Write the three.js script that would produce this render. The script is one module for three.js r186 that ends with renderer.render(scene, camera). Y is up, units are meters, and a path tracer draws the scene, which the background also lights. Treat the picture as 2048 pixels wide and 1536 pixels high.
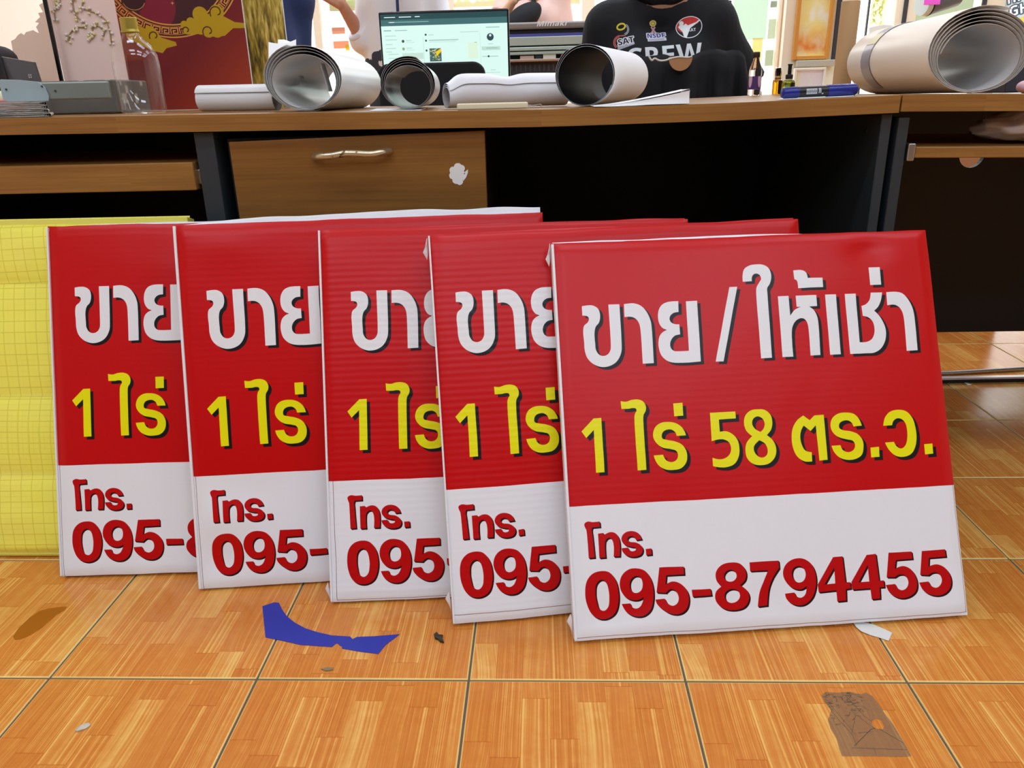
import * as THREE from 'three';
import { RoundedBoxGeometry } from 'three/addons/geometries/RoundedBoxGeometry.js';
import { TextGeometry } from 'three/addons/geometries/TextGeometry.js';
import { FontLoader } from 'three/addons/loaders/FontLoader.js';
import { MarchingCubes } from 'three/addons/objects/MarchingCubes.js';
import { mergeGeometries, mergeVertices } from 'three/addons/utils/BufferGeometryUtils.js';
import { RectAreaLightUniformsLib } from 'three/addons/lights/RectAreaLightUniformsLib.js';

// ---------------------------------------------------------------- camera, sky, lights, exposure
const scene = new THREE.Scene();
const FOCAL = 1560.1, PITCH = 0.35528, YAW = -0.04404, ROLL = -0.0259, EYE = 0.76365;   // focal length in pixels of a 2048 x 1536 frame
const V = (x, y, z) => new THREE.Vector3(x, y, z);
const forward = V(Math.sin(YAW) * Math.cos(PITCH), -Math.sin(PITCH), -Math.cos(YAW) * Math.cos(PITCH));
const right0 = V(Math.cos(YAW), 0, Math.sin(YAW)), up0 = right0.clone().cross(forward);
const right = right0.clone().multiplyScalar(Math.cos(ROLL)).addScaledVector(up0, Math.sin(ROLL));
const upward = right0.clone().multiplyScalar(-Math.sin(ROLL)).addScaledVector(up0, Math.cos(ROLL));
const camera = new THREE.PerspectiveCamera(2 * Math.atan(768 / FOCAL) * 180 / Math.PI, 4 / 3, 0.05, 60);
camera.position.set(0, EYE, 0);
camera.quaternion.setFromRotationMatrix(new THREE.Matrix4().makeBasis(right, upward, forward.clone().negate()));
scene.background = new THREE.Color(1, 1, 0.96);          // bright overcast sky seen through the shop front
scene.backgroundIntensity = 2.3;
const renderer = new THREE.WebGLRenderer();
renderer.toneMapping = THREE.LinearToneMapping;
renderer.toneMappingExposure = 1.12;
renderer.shadowMap.enabled = true;
RectAreaLightUniformsLib.init();
const CEILING = 3.05;
const LAMPS = [   // ceiling panels: x, z, intensity
  [-1.5, 2.7, 16], [0.2, 2.7, 16], [1.9, 2.7, 16], [-1.5, 1.4, 11], [0.2, 1.4, 11], [1.9, 1.4, 13], [-1.5, -0.35, 9], [0.2, -0.35, 9], [1.9, -0.35, 9],
  [-1.5, -2.5, 8], [0.5, -2.5, 8], [2.5, -2.5, 8], [-1.5, -4.7, 28], [0.5, -4.7, 28], [2.5, -4.7, 28],
];

// ---------------------------------------------------------------- helpers
function rng(seed) { let s = seed | 0; return () => { s = (s + 0x6d2b79f5) | 0; let t = Math.imul(s ^ (s >>> 15), 1 | s); t = (t + Math.imul(t ^ (t >>> 7), 61 | t)) ^ t; return ((t ^ (t >>> 14)) >>> 0) / 4294967296; }; }
function hash(x, y, s) { let h = Math.imul(x, 374761393) + Math.imul(y, 668265263) + Math.imul(s, 974711); h = Math.imul(h ^ (h >>> 13), 1274126177); return ((h ^ (h >>> 16)) >>> 0) / 4294967296; }
function noise(x, y, s = 0) {
  const i = Math.floor(x), j = Math.floor(y), u = x - i, v = y - j, a = u * u * (3 - 2 * u), b = v * v * (3 - 2 * v);
  return (hash(i, j, s) * (1 - a) + hash(i + 1, j, s) * a) * (1 - b) + (hash(i, j + 1, s) * (1 - a) + hash(i + 1, j + 1, s) * a) * b;
}
const fbm = (x, y, s = 0) => noise(x, y, s) * 0.55 + noise(x * 2.1, y * 2.1, s + 7) * 0.3 + noise(x * 4.3, y * 4.3, s + 13) * 0.15;
const mix = (a, b, t) => a + (b - a) * t, clamp = (x, a = 0, b = 1) => Math.min(b, Math.max(a, x)), smooth = (a, b, x) => { const t = clamp((x - a) / (b - a)); return t * t * (3 - 2 * t); };
// where the sight line of a pixel meets the plane z, or the height y
function sight(px, py) { return forward.clone().addScaledVector(right, (px - 1024) / FOCAL).addScaledVector(upward, -(py - 768) / FOCAL); }
function at(px, py, z) { const d = sight(px, py); return d.multiplyScalar(z / d.z).add(camera.position); }
function atY(px, py, y = 0) { const d = sight(px, py); return d.multiplyScalar((y - EYE) / d.y).add(camera.position); }

const taken = {};
function numbered(name) { const n = (taken[name] = (taken[name] ?? -1) + 1); return n ? name + '_' + String(n).padStart(3, '0') : name; }
function tag(o, label, category, group, kind) {
  o.userData = { label, category };
  if (group) o.userData.group = group;
  if (kind) o.userData.kind = kind;
  return o;
}
function thing(name, label, category, pos = [0, 0, 0], turn = 0, group) {
  const o = new THREE.Group(); o.name = numbered(name); o.position.set(...pos); o.rotation.y = turn; scene.add(o);
  return tag(o, label, category, group);
}
function part(name, geo, mat, parent) {
  const m = new THREE.Mesh(geo, mat); m.name = parent ? name : numbered(name); m.castShadow = m.receiveShadow = true; (parent ?? scene).add(m); return m;
}
function structure(name, parent) { const g = new THREE.Group(); g.name = name; g.userData.kind = 'structure'; (parent ?? scene).add(g); return g; }
function mat(color, roughness = 0.6, more = {}) { return new THREE.MeshPhysicalMaterial({ color, roughness, ...more }); }
function box(w, h, d, x = 0, y = 0, z = 0, r = 0.002) { const g = new RoundedBoxGeometry(w, h, d, 2, Math.min(r, w / 2.1, h / 2.1, d / 2.1)); g.translate(x, y, z); return metres(g); }
function span(x0, x1, y0, y1, z0, z1, r = 0.002) { return box(Math.abs(x1 - x0), Math.abs(y1 - y0), Math.abs(z1 - z0), (x0 + x1) / 2, (y0 + y1) / 2, (z0 + z1) / 2, r); }
// uv in metres, taken from the two axes a face spreads along
function metres(g) {
  const p = g.attributes.position, n = g.attributes.normal, uv = new Float32Array(p.count * 2);
  for (let i = 0; i < p.count; i++) {
    const a = [Math.abs(n.getX(i)), Math.abs(n.getY(i)), Math.abs(n.getZ(i))], k = a[1] >= a[0] && a[1] >= a[2] ? 1 : a[0] > a[2] ? 0 : 2;
    uv[2 * i] = k === 0 ? p.getZ(i) : p.getX(i); uv[2 * i + 1] = k === 1 ? p.getZ(i) : p.getY(i);
  }
  g.setAttribute('uv', new THREE.BufferAttribute(uv, 2)); return g;
}
function tube(points, r, seg = 24, sides = 8, closed = false) { return new THREE.TubeGeometry(new THREE.CatmullRomCurve3(points.map((p) => (p.isVector3 ? p : V(...p))), closed), seg, r, sides, closed); }
function rod(a, b, r, r2 = r, sides = 16) {
  a = a.isVector3 ? a : V(...a); b = b.isVector3 ? b : V(...b);
  const d = b.clone().sub(a), g = new THREE.CylinderGeometry(r2, r, d.length(), sides, 1);
  g.applyQuaternion(new THREE.Quaternion().setFromUnitVectors(V(0, 1, 0), d.clone().normalize())); g.translate(...a.clone().add(b).multiplyScalar(0.5).toArray()); return g;
}
function lathe(profile, sides = 32) { return new THREE.LatheGeometry(profile.map(([r, y]) => new THREE.Vector2(r, y)), sides); }
function slab(points, depth, bevel = 0, holes = []) {   // outline in x, y, thickness along +z
  const s = new THREE.Shape(points.map(([x, y]) => new THREE.Vector2(x, y)));
  for (const h of holes) s.holes.push(new THREE.Path(h.map(([x, y]) => new THREE.Vector2(x, y))));
  return new THREE.ExtrudeGeometry(s, { depth, bevelEnabled: bevel > 0, bevelSize: bevel, bevelThickness: bevel, bevelSegments: 2, curveSegments: 12 });
}
function roundRect(w, h, r, cx = 0, cy = 0, n = 6) {
  const o = [];
  for (const [sx, sy, a0] of [[1, 1, 0], [-1, 1, 90], [-1, -1, 180], [1, -1, 270]]) for (let i = 0; i <= n; i++) { const a = (a0 + 90 * i / n) * Math.PI / 180; o.push([cx + sx * (w / 2 - r) + r * Math.cos(a), cy + sy * (h / 2 - r) + r * Math.sin(a)]); }
  return o;
}
function flat(points, thick = 0.0004, y = 0) { const g = slab(points.map((p) => [p.x, -p.z]), thick); g.rotateX(-Math.PI / 2); g.translate(0, y, 0); return metres(g); }   // a thin sheet lying on a level surface
function canvas(w, h, draw) {
  const c = document.createElement('canvas'); c.width = w; c.height = h; draw(c.getContext('2d'), w, h);
  const t = new THREE.CanvasTexture(c); t.colorSpace = THREE.SRGBColorSpace; t.anisotropy = 8; return t;
}
function pixels(w, h, f, srgb = true) {   // f(u, v) gives r, g, b in 0..255
  const d = new Uint8Array(w * h * 4);
  for (let y = 0; y < h; y++) for (let x = 0; x < w; x++) { const c = f((x + 0.5) / w, (y + 0.5) / h, x, y), i = (y * w + x) * 4; d[i] = clamp(c[0], 0, 255); d[i + 1] = clamp(c[1], 0, 255); d[i + 2] = clamp(c[2], 0, 255); d[i + 3] = c[3] ?? 255; }
  const t = new THREE.DataTexture(d, w, h); t.magFilter = THREE.LinearFilter; t.minFilter = THREE.LinearMipmapLinearFilter; t.generateMipmaps = true; t.wrapS = t.wrapT = THREE.RepeatWrapping;
  if (srgb) t.colorSpace = THREE.SRGBColorSpace; t.needsUpdate = true; return t;
}
// a surface through a grid of points f(u, v), u and v in 0..1
function sheet(f, nu, nv) {
  const p = [], uv = [], idx = [];
  for (let j = 0; j <= nv; j++) for (let i = 0; i <= nu; i++) { const q = f(i / nu, j / nv); p.push(...(q.isVector3 ? q.toArray() : q)); uv.push(i / nu, j / nv); }
  for (let j = 0; j < nv; j++) for (let i = 0; i < nu; i++) { const a = j * (nu + 1) + i, b = a + 1, c = a + nu + 1, d = c + 1; idx.push(a, b, d, a, d, c); }
  const g = new THREE.BufferGeometry(); g.setAttribute('position', new THREE.Float32BufferAttribute(p, 3)); g.setAttribute('uv', new THREE.Float32BufferAttribute(uv, 2)); g.setIndex(idx); g.computeVertexNormals(); return g;
}
// the same with a second face and closed rims, so that it has a thickness (along the normals)
function thickSheet(f, nu, nv, t) {
  const g = sheet(f, nu, nv), n = (nu + 1) * (nv + 1), p = g.attributes.position, nr = g.attributes.normal, uv = g.attributes.uv, P = [], U = [], I = [...g.index.array];
  for (let k = 0; k < 2; k++) for (let i = 0; i < n; i++) { P.push(p.getX(i) - k * t * nr.getX(i), p.getY(i) - k * t * nr.getY(i), p.getZ(i) - k * t * nr.getZ(i)); U.push(uv.getX(i), uv.getY(i)); }
  for (let i = 0; i < g.index.count; i += 3) I.push(n + g.index.array[i], n + g.index.array[i + 2], n + g.index.array[i + 1]);
  const rim = (a, b) => I.push(a, a + n, b, b, a + n, b + n);
  for (let i = 0; i < nu; i++) { rim(i, i + 1); rim(nv * (nu + 1) + i + 1, nv * (nu + 1) + i); }
  for (let j = 0; j < nv; j++) { rim((j + 1) * (nu + 1), j * (nu + 1)); rim(j * (nu + 1) + nu, (j + 1) * (nu + 1) + nu); }
  const o = new THREE.BufferGeometry(); o.setAttribute('position', new THREE.Float32BufferAttribute(P, 3)); o.setAttribute('uv', new THREE.Float32BufferAttribute(U, 2)); o.setIndex(I); o.computeVertexNormals(); return o;
}
const blank = (g) => { for (const k of Object.keys(g.attributes)) if (!['position', 'normal', 'uv'].includes(k)) g.deleteAttribute(k); return g.index ? g.toNonIndexed() : g; };
const merged = (list) => mergeGeometries(list.map(blank));

// ---------------------------------------------------------------- shared materials
const grain = (dark, light, seed, fine = 1) => pixels(512, 512, (u, v) => {
  const s = fbm(u * 6, v * 150 * fine, seed) * 0.6 + noise(u * 3, v * 420 * fine, seed + 3) * 0.4, w = fbm(u * 2, v * 9, seed + 5), t = clamp(s * 0.85 + w * 0.35 - 0.12);
  return [0, 1, 2].map((k) => mix(dark[k], light[k], t));
});
const woodMap = grain([120, 80, 32], [176, 128, 64], 11), drawerMap = grain([114, 72, 22], [154, 106, 42], 23, 0.8);
const M = {
  wood: mat('#ffffff', 0.38, { map: woodMap }), drawer: mat('#ffffff', 0.45, { map: drawerMap }),
  carcass: mat('#0b1216', 0.5), carcassEdge: mat('#2a3236', 0.55), black: mat('#08090b', 0.6), blackGloss: mat('#0a0b0d', 0.25), rubber: mat('#121316', 0.8),
  chrome: mat('#c9c6bd', 0.25, { metalness: 1 }), steel: mat('#b9b9b8', 0.32, { metalness: 1 }), white: mat('#eeeeea', 0.7), paper: mat('#f1f0ee', 0.55), cream: mat('#ece2bd', 0.6),
  glass: new THREE.MeshPhysicalMaterial({ color: '#ffffff', roughness: 0.02, transmission: 1, thickness: 0, ior: 1.45 }),
  wall: mat('#e9e4d8', 0.85), ceiling: mat('#f0efea', 0.9), post: mat('#faf2da', 0.6), frameDark: mat('#3a3d44', 0.5),
};
woodMap.repeat.set(1.4, 1.4); drawerMap.repeat.set(1.2, 1.2);

// ---------------------------------------------------------------- the room
const X0 = -3.6, X1 = 4.4, ZB = -6.9, ZF = 3.3;
{
  const c = structure('ceiling'); part('ceiling_slab', span(X0 - 0.12, X1 + 0.12, CEILING, CEILING + 0.12, ZB - 0.12, ZF + 0.12), M.ceiling, c);
  for (const [name, g] of [['wall_left', span(X0 - 0.12, X0, -0.05, CEILING, ZB, ZF)], ['wall_right', span(X1, X1 + 0.12, -0.05, CEILING, ZB, ZF)], ['wall_back', span(X0 - 0.12, X1 + 0.12, -0.05, CEILING, ZF, ZF + 0.12)]]) {
    const w = part(name, g, name === 'wall_back' ? mat('#57504a', 0.85) : M.wall); w.userData.kind = 'structure';
  }
  LAMPS.forEach(([x, z, i], k) => {
    const l = thing('ceiling_lamp', 'white rectangular ceiling lamp panel above the shop floor', 'lamp', [x, CEILING, z], 0, 'ceiling lamp panels');
    part('housing', span(-0.62, 0.62, -0.05, 0, -0.17, 0.17, 0.004), M.white, l);
    part('diffuser', span(-0.6, 0.6, -0.054, -0.05, -0.15, 0.15, 0.001), mat('#ffffff', 0.6, { emissive: '#e4f0ff', emissiveIntensity: 2 }), l);
    const a = new THREE.RectAreaLight('#cfe6ff', i, 1.2, 0.3); a.rotation.x = -Math.PI / 2; a.position.y = -0.056; a.castShadow = true; l.add(a);
  });
}
// floor: glazed tiles, 30 cm, printed with a parquet pattern; each tile near the signs is a piece of its own
const TILE = 0.3, GX = -0.70958, GZ = -0.87276;
{
  const floor = structure('floor');
  const tileMap = (seed) => {
    const R = rng(seed), N = 8, cols = [];
    for (let i = 0; i < N; i++) { const cuts = []; let v = -R() * 0.5; while (v < 1) { v += 0.28 + R() * 0.42; cuts.push(v); } cols.push({ cuts, tone: cuts.map(() => { const r = R(); return r < 0.14 ? 0.6 + R() * 0.12 : 0.3 + R() * 0.2; }), str: cuts.map(() => R()), sd: cuts.map(() => Math.floor(R() * 999)) }); }
    return pixels(1024, 1024, (u, v) => {
      const e = Math.min(u, 1 - u, v, 1 - v), i = Math.min(N - 1, Math.floor(u * N)), c = cols[i]; let j = 0; while (v > c.cuts[j]) j++;
      const s = c.sd[j], wob = (noise(v * 3, i, s) - 0.5) * 0.02, uu = u + wob * (c.str[j] > 0.6 ? 2.2 : 0.3);
      const streak = noise(uu * 330, v * 2.6, s) * 0.6 + noise(uu * 110, v * 1.4, s + 3) * 0.4, lines = Math.pow(noise(uu * 210, v * 1.1, s + 9), 3) * (c.str[j] < 0.5 ? 0.9 : 0.35);
      let t = c.tone[j] + (streak - 0.5) * 0.42 + lines * 0.75 + (fbm(u * 24, v * 24, s) - 0.5) * 0.2;
      const joint = Math.abs(v - c.cuts[j]) < 0.0026 || (j && Math.abs(v - c.cuts[j - 1]) < 0.0026) ? 0.25 : 0, side = Math.abs(u * N - Math.round(u * N)) < 0.012 ? 0.1 : 0;
      t = clamp(t - joint - side);
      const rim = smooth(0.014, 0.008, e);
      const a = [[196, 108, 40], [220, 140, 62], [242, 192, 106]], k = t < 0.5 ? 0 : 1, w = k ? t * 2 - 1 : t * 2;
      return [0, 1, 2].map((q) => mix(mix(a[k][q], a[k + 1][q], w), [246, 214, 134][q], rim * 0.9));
    });
  };
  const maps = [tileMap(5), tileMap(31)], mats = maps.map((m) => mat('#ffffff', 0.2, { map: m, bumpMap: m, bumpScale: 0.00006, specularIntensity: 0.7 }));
  const half = TILE / 2 - 0.0015, tileGeo = (turn) => {
    const P = [], U = [], I = [], rings = [[half, -0.008], [half, -0.0016], [half - 0.0006, -0.0006], [half - 0.0018, 0]];
    rings.forEach(([h, y]) => { for (const [sx, sz] of [[-1, 1], [1, 1], [1, -1], [-1, -1]]) { P.push(sx * h, y, sz * h); U.push(turn * (sx * h) / TILE + 0.5, turn * (-sz * h) / TILE + 0.5); } });
    for (let r = 0; r < 3; r++) for (let k = 0; k < 4; k++) { const a = r * 4 + k, b = r * 4 + (k + 1) % 4; I.push(a, b, b + 4, a, b + 4, a + 4); }
    const n = P.length / 3; for (let k = 0; k < 4; k++) { P.push(...P.slice((12 + k) * 3, (12 + k) * 3 + 3)); U.push(...U.slice((12 + k) * 2, (12 + k) * 2 + 2)); }
    I.push(n, n + 1, n + 2, n, n + 2, n + 3);
    const g = new THREE.BufferGeometry(); g.setAttribute('position', new THREE.Float32BufferAttribute(P, 3)); g.setAttribute('uv', new THREE.Float32BufferAttribute(U, 2)); g.setIndex(I); g.computeVertexNormals();
    for (let k = 0; k < 4; k++) g.attributes.normal.setXYZ(n + k, 0, 1, 0); return g;
  };
  const geos = [tileGeo(1), tileGeo(-1)], R = rng(77);
  part('grout_bed', span(X0, X1, -0.06, -0.0018, ZB, ZF), mat('#665a48', 0.9), floor);
  const rest = [[], []];
  for (let k = -10; k <= 16; k++) for (let r = -14; r <= 20; r++) {
    const x = GX + (k + 0.5) * TILE, z = GZ - (r + 0.5) * TILE, b = r === -1 || R() > 0.45 ? 0 : 1, gi = r <= -1 ? 0 : (R() > 0.5 ? 0 : 1);
    if (x < X0 || x > X1 || z < ZB || z > ZF) continue;
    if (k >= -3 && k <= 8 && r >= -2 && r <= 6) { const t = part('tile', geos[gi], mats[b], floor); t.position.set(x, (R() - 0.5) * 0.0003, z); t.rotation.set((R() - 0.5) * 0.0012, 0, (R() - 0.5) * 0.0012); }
    else { const g = geos[gi].clone(); g.translate(x, 0, z); rest[b].push(g); }
  }
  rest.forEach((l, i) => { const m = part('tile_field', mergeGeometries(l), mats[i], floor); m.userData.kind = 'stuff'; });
}

// ---------------------------------------------------------------- the two desks that make the counter
const DESK = -1.36;                       // front edge
const TOPS = [[-1.4, 0.7485], [-0.9135, 0.747], [-0.4685, 0.7438], [0.0142, 0.739], [0.3228, 0.7424], [0.5786, 0.7477]];
function topY(x) {
  if (x > 0.5796) return 0.7480 - (x - 0.58) * 0.0195;
  for (let i = 1; i < TOPS.length; i++) if (x <= TOPS[i][0] || i === TOPS.length - 1) { const [a, p] = TOPS[i - 1], [b, q] = TOPS[i]; return mix(p, q, clamp((x - a) / (b - a))); }
}
function bentTop(x0, x1, z0, z1, t, n) {   // a board that follows topY
  const g = new RoundedBoxGeometry(x1 - x0, t, z1 - z0, 2, 0.002), long = new THREE.BoxGeometry(x1 - x0, t, z1 - z0, n, 2, 2);
  const o = long; o.translate((x0 + x1) / 2, -t / 2, (z0 + z1) / 2); metres(o);
  const p = o.attributes.position; for (let i = 0; i < p.count; i++) p.setY(i, p.getY(i) + topY(clamp(p.getX(i), x0 + 0.001, x1 - 0.001))); o.computeVertexNormals(); return o;
}
{
  const d = thing('office_desk', 'long brown desk with black panels and a sagging top behind the signs', 'desk', [0, 0, 0]);
  part('desktop', bentTop(-1.4, 0.579, -2.12, DESK, 0.027, 40), M.wood, d);
  for (const [x0, x1] of [[-1.385, -1.367], [-0.592, -0.558], [0.558, 0.575]]) part('side_panel', span(x0, x1, 0, topY((x0 + x1) / 2) - 0.028, -2.1, DESK - 0.012), M.carcassEdge, d);
  part('modesty_panel', span(-1.368, 0.559, 0.127, 0.722, -2.1, -2.082), M.carcass, d);
  const tray = part('keyboard_tray', span(-1.362, -0.6, 0.621, 0.668, -1.78, DESK - 0.008), M.wood, d);
  part('tray_rail', span(-0.604, -0.5935, 0.63, 0.655, -1.78, DESK - 0.02), M.steel, tray);
  part('drawer_case', span(-0.545, -0.10, 0.12, 0.705, -1.85, DESK - 0.034), M.carcass, d);
  // drawer front, its top edge rising slightly to the right
  const f = part('drawer_front', (() => { const g = slab([[-0.533, 0.30], [-0.097, 0.30], [-0.097, 0.707], [-0.533, 0.698]], 0.014, 0.0012); g.translate(0, 0, DESK - 0.03); return metres(g); })(), M.drawer, d);
  part('drawer_front', span(-0.535, -0.097, 0.125, 0.293, DESK - 0.03, DESK - 0.016), M.drawer, d);
  part('handle', tube([[-0.388, 0.6715, DESK - 0.012], [-0.375, 0.6735, DESK + 0.006], [-0.35, 0.675, DESK + 0.011], [-0.33, 0.678, DESK + 0.012], [-0.31, 0.6775, DESK + 0.012], [-0.285, 0.676, DESK + 0.011], [-0.268, 0.678, DESK + 0.006], [-0.258, 0.6785, DESK - 0.012]], 0.0058, 40, 10), mat('#ffffff', 0.3, { metalness: 0.9, map: pixels(128, 64, (u, v) => { const w = smooth(0.52, 0.66, fbm(u * 22, v * 6, 4) * (1 - Math.abs(u - 0.42) * 1.5)); return [mix(214, 90, w), mix(206, 74, w), mix(176, 34, w)]; }) }), f);
  const sticker = [], petal = [[0, 11, 7], [-9, 6, 6], [-10, -3, 6], [-4, -10, 7], [6, 9, 6], [5, 0, 7], [2, -13, 6]];
  { // a white sticker: a cluster of round blossoms with a curved tail
    const pts = []; for (let a = 0; a < 360; a += 5) { const t = a * Math.PI / 180; let r = 4; for (const [x, y, q] of petal) for (let s = 4; s < 22; s += 0.5) if (Math.hypot(s * Math.cos(t) - x, s * Math.sin(t) - y) < q) r = Math.max(r, s); if (a >= 315 && a <= 350) continue; pts.push([r * Math.cos(t) / 1000, r * Math.sin(t) / 1000]); if (a === 310) pts.push([0.0085, -0.012], [0.0135, -0.006], [0.0165, 0.001], [0.0172, 0.007], [0.0135, 0.0045], [0.0105, 0.001], [0.0095, 0.0]); }
    const g = slab(pts, 0.0006); g.translate(-0.1435, 0.6385, DESK - 0.0148); part('sticker', g, M.white, f);
  }
  for (const [x, y] of [[0.19, 0.643], [0.22, 0.62]]) { const g = new THREE.CylinderGeometry(0.004, 0.004, 0.002, 16); g.rotateX(Math.PI / 2); g.translate(x * 1.5, y, -2.084); part('screw_cap', g, M.carcassEdge, d); }
  { const g = new THREE.CylinderGeometry(0.0035, 0.0035, 0.0025, 16); g.rotateZ(Math.PI / 2); g.translate(0.5575, 0.691, -1.43); part('screw_cap', g, M.steel, d); }

  const e = thing('office_desk', 'brown desk with pulled in keyboard tray, right of the sagging desk', 'desk', [0, 0, 0]);
  part('desktop', bentTop(0.582, 2.0, -2.12, DESK, 0.0255, 12), M.wood, e);
  for (const [x0, x1] of [[0.586, 0.604], [1.97, 1.988]]) part('side_panel', span(x0, x1, 0, 0.713, -2.1, DESK - 0.012), M.carcassEdge, e);
  // back panel with a round cable hole
  const hc = at(1943, 305, -2.09), hole = []; for (let a = 0; a < 24; a++) hole.push([hc.x + 0.031 * Math.cos(a * Math.PI / 12), hc.y - 0.006 + 0.031 * Math.sin(a * Math.PI / 12)]);
  const mg = slab([[0.603, 0.127], [1.971, 0.127], [1.971, 0.695], [0.603, 0.722]], 0.015, 0, [hole]); mg.translate(0, 0, -2.1); part('modesty_panel', metres(mg), M.carcass, e);
  const t2 = part('keyboard_tray', (() => { const g = span(0.618, 1.94, 0.6485, 0.6665, -1.80, DESK - 0.008); const p = g.attributes.position; for (let i = 0; i < p.count; i++) p.setY(i, p.getY(i) - (p.getX(i) - 0.618) * 0.018); return g; })(), M.wood, e);
  part('tray_rail', span(0.6055, 0.6175, 0.644, 0.672, -1.80, DESK - 0.006), M.steel, t2);
}

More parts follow.
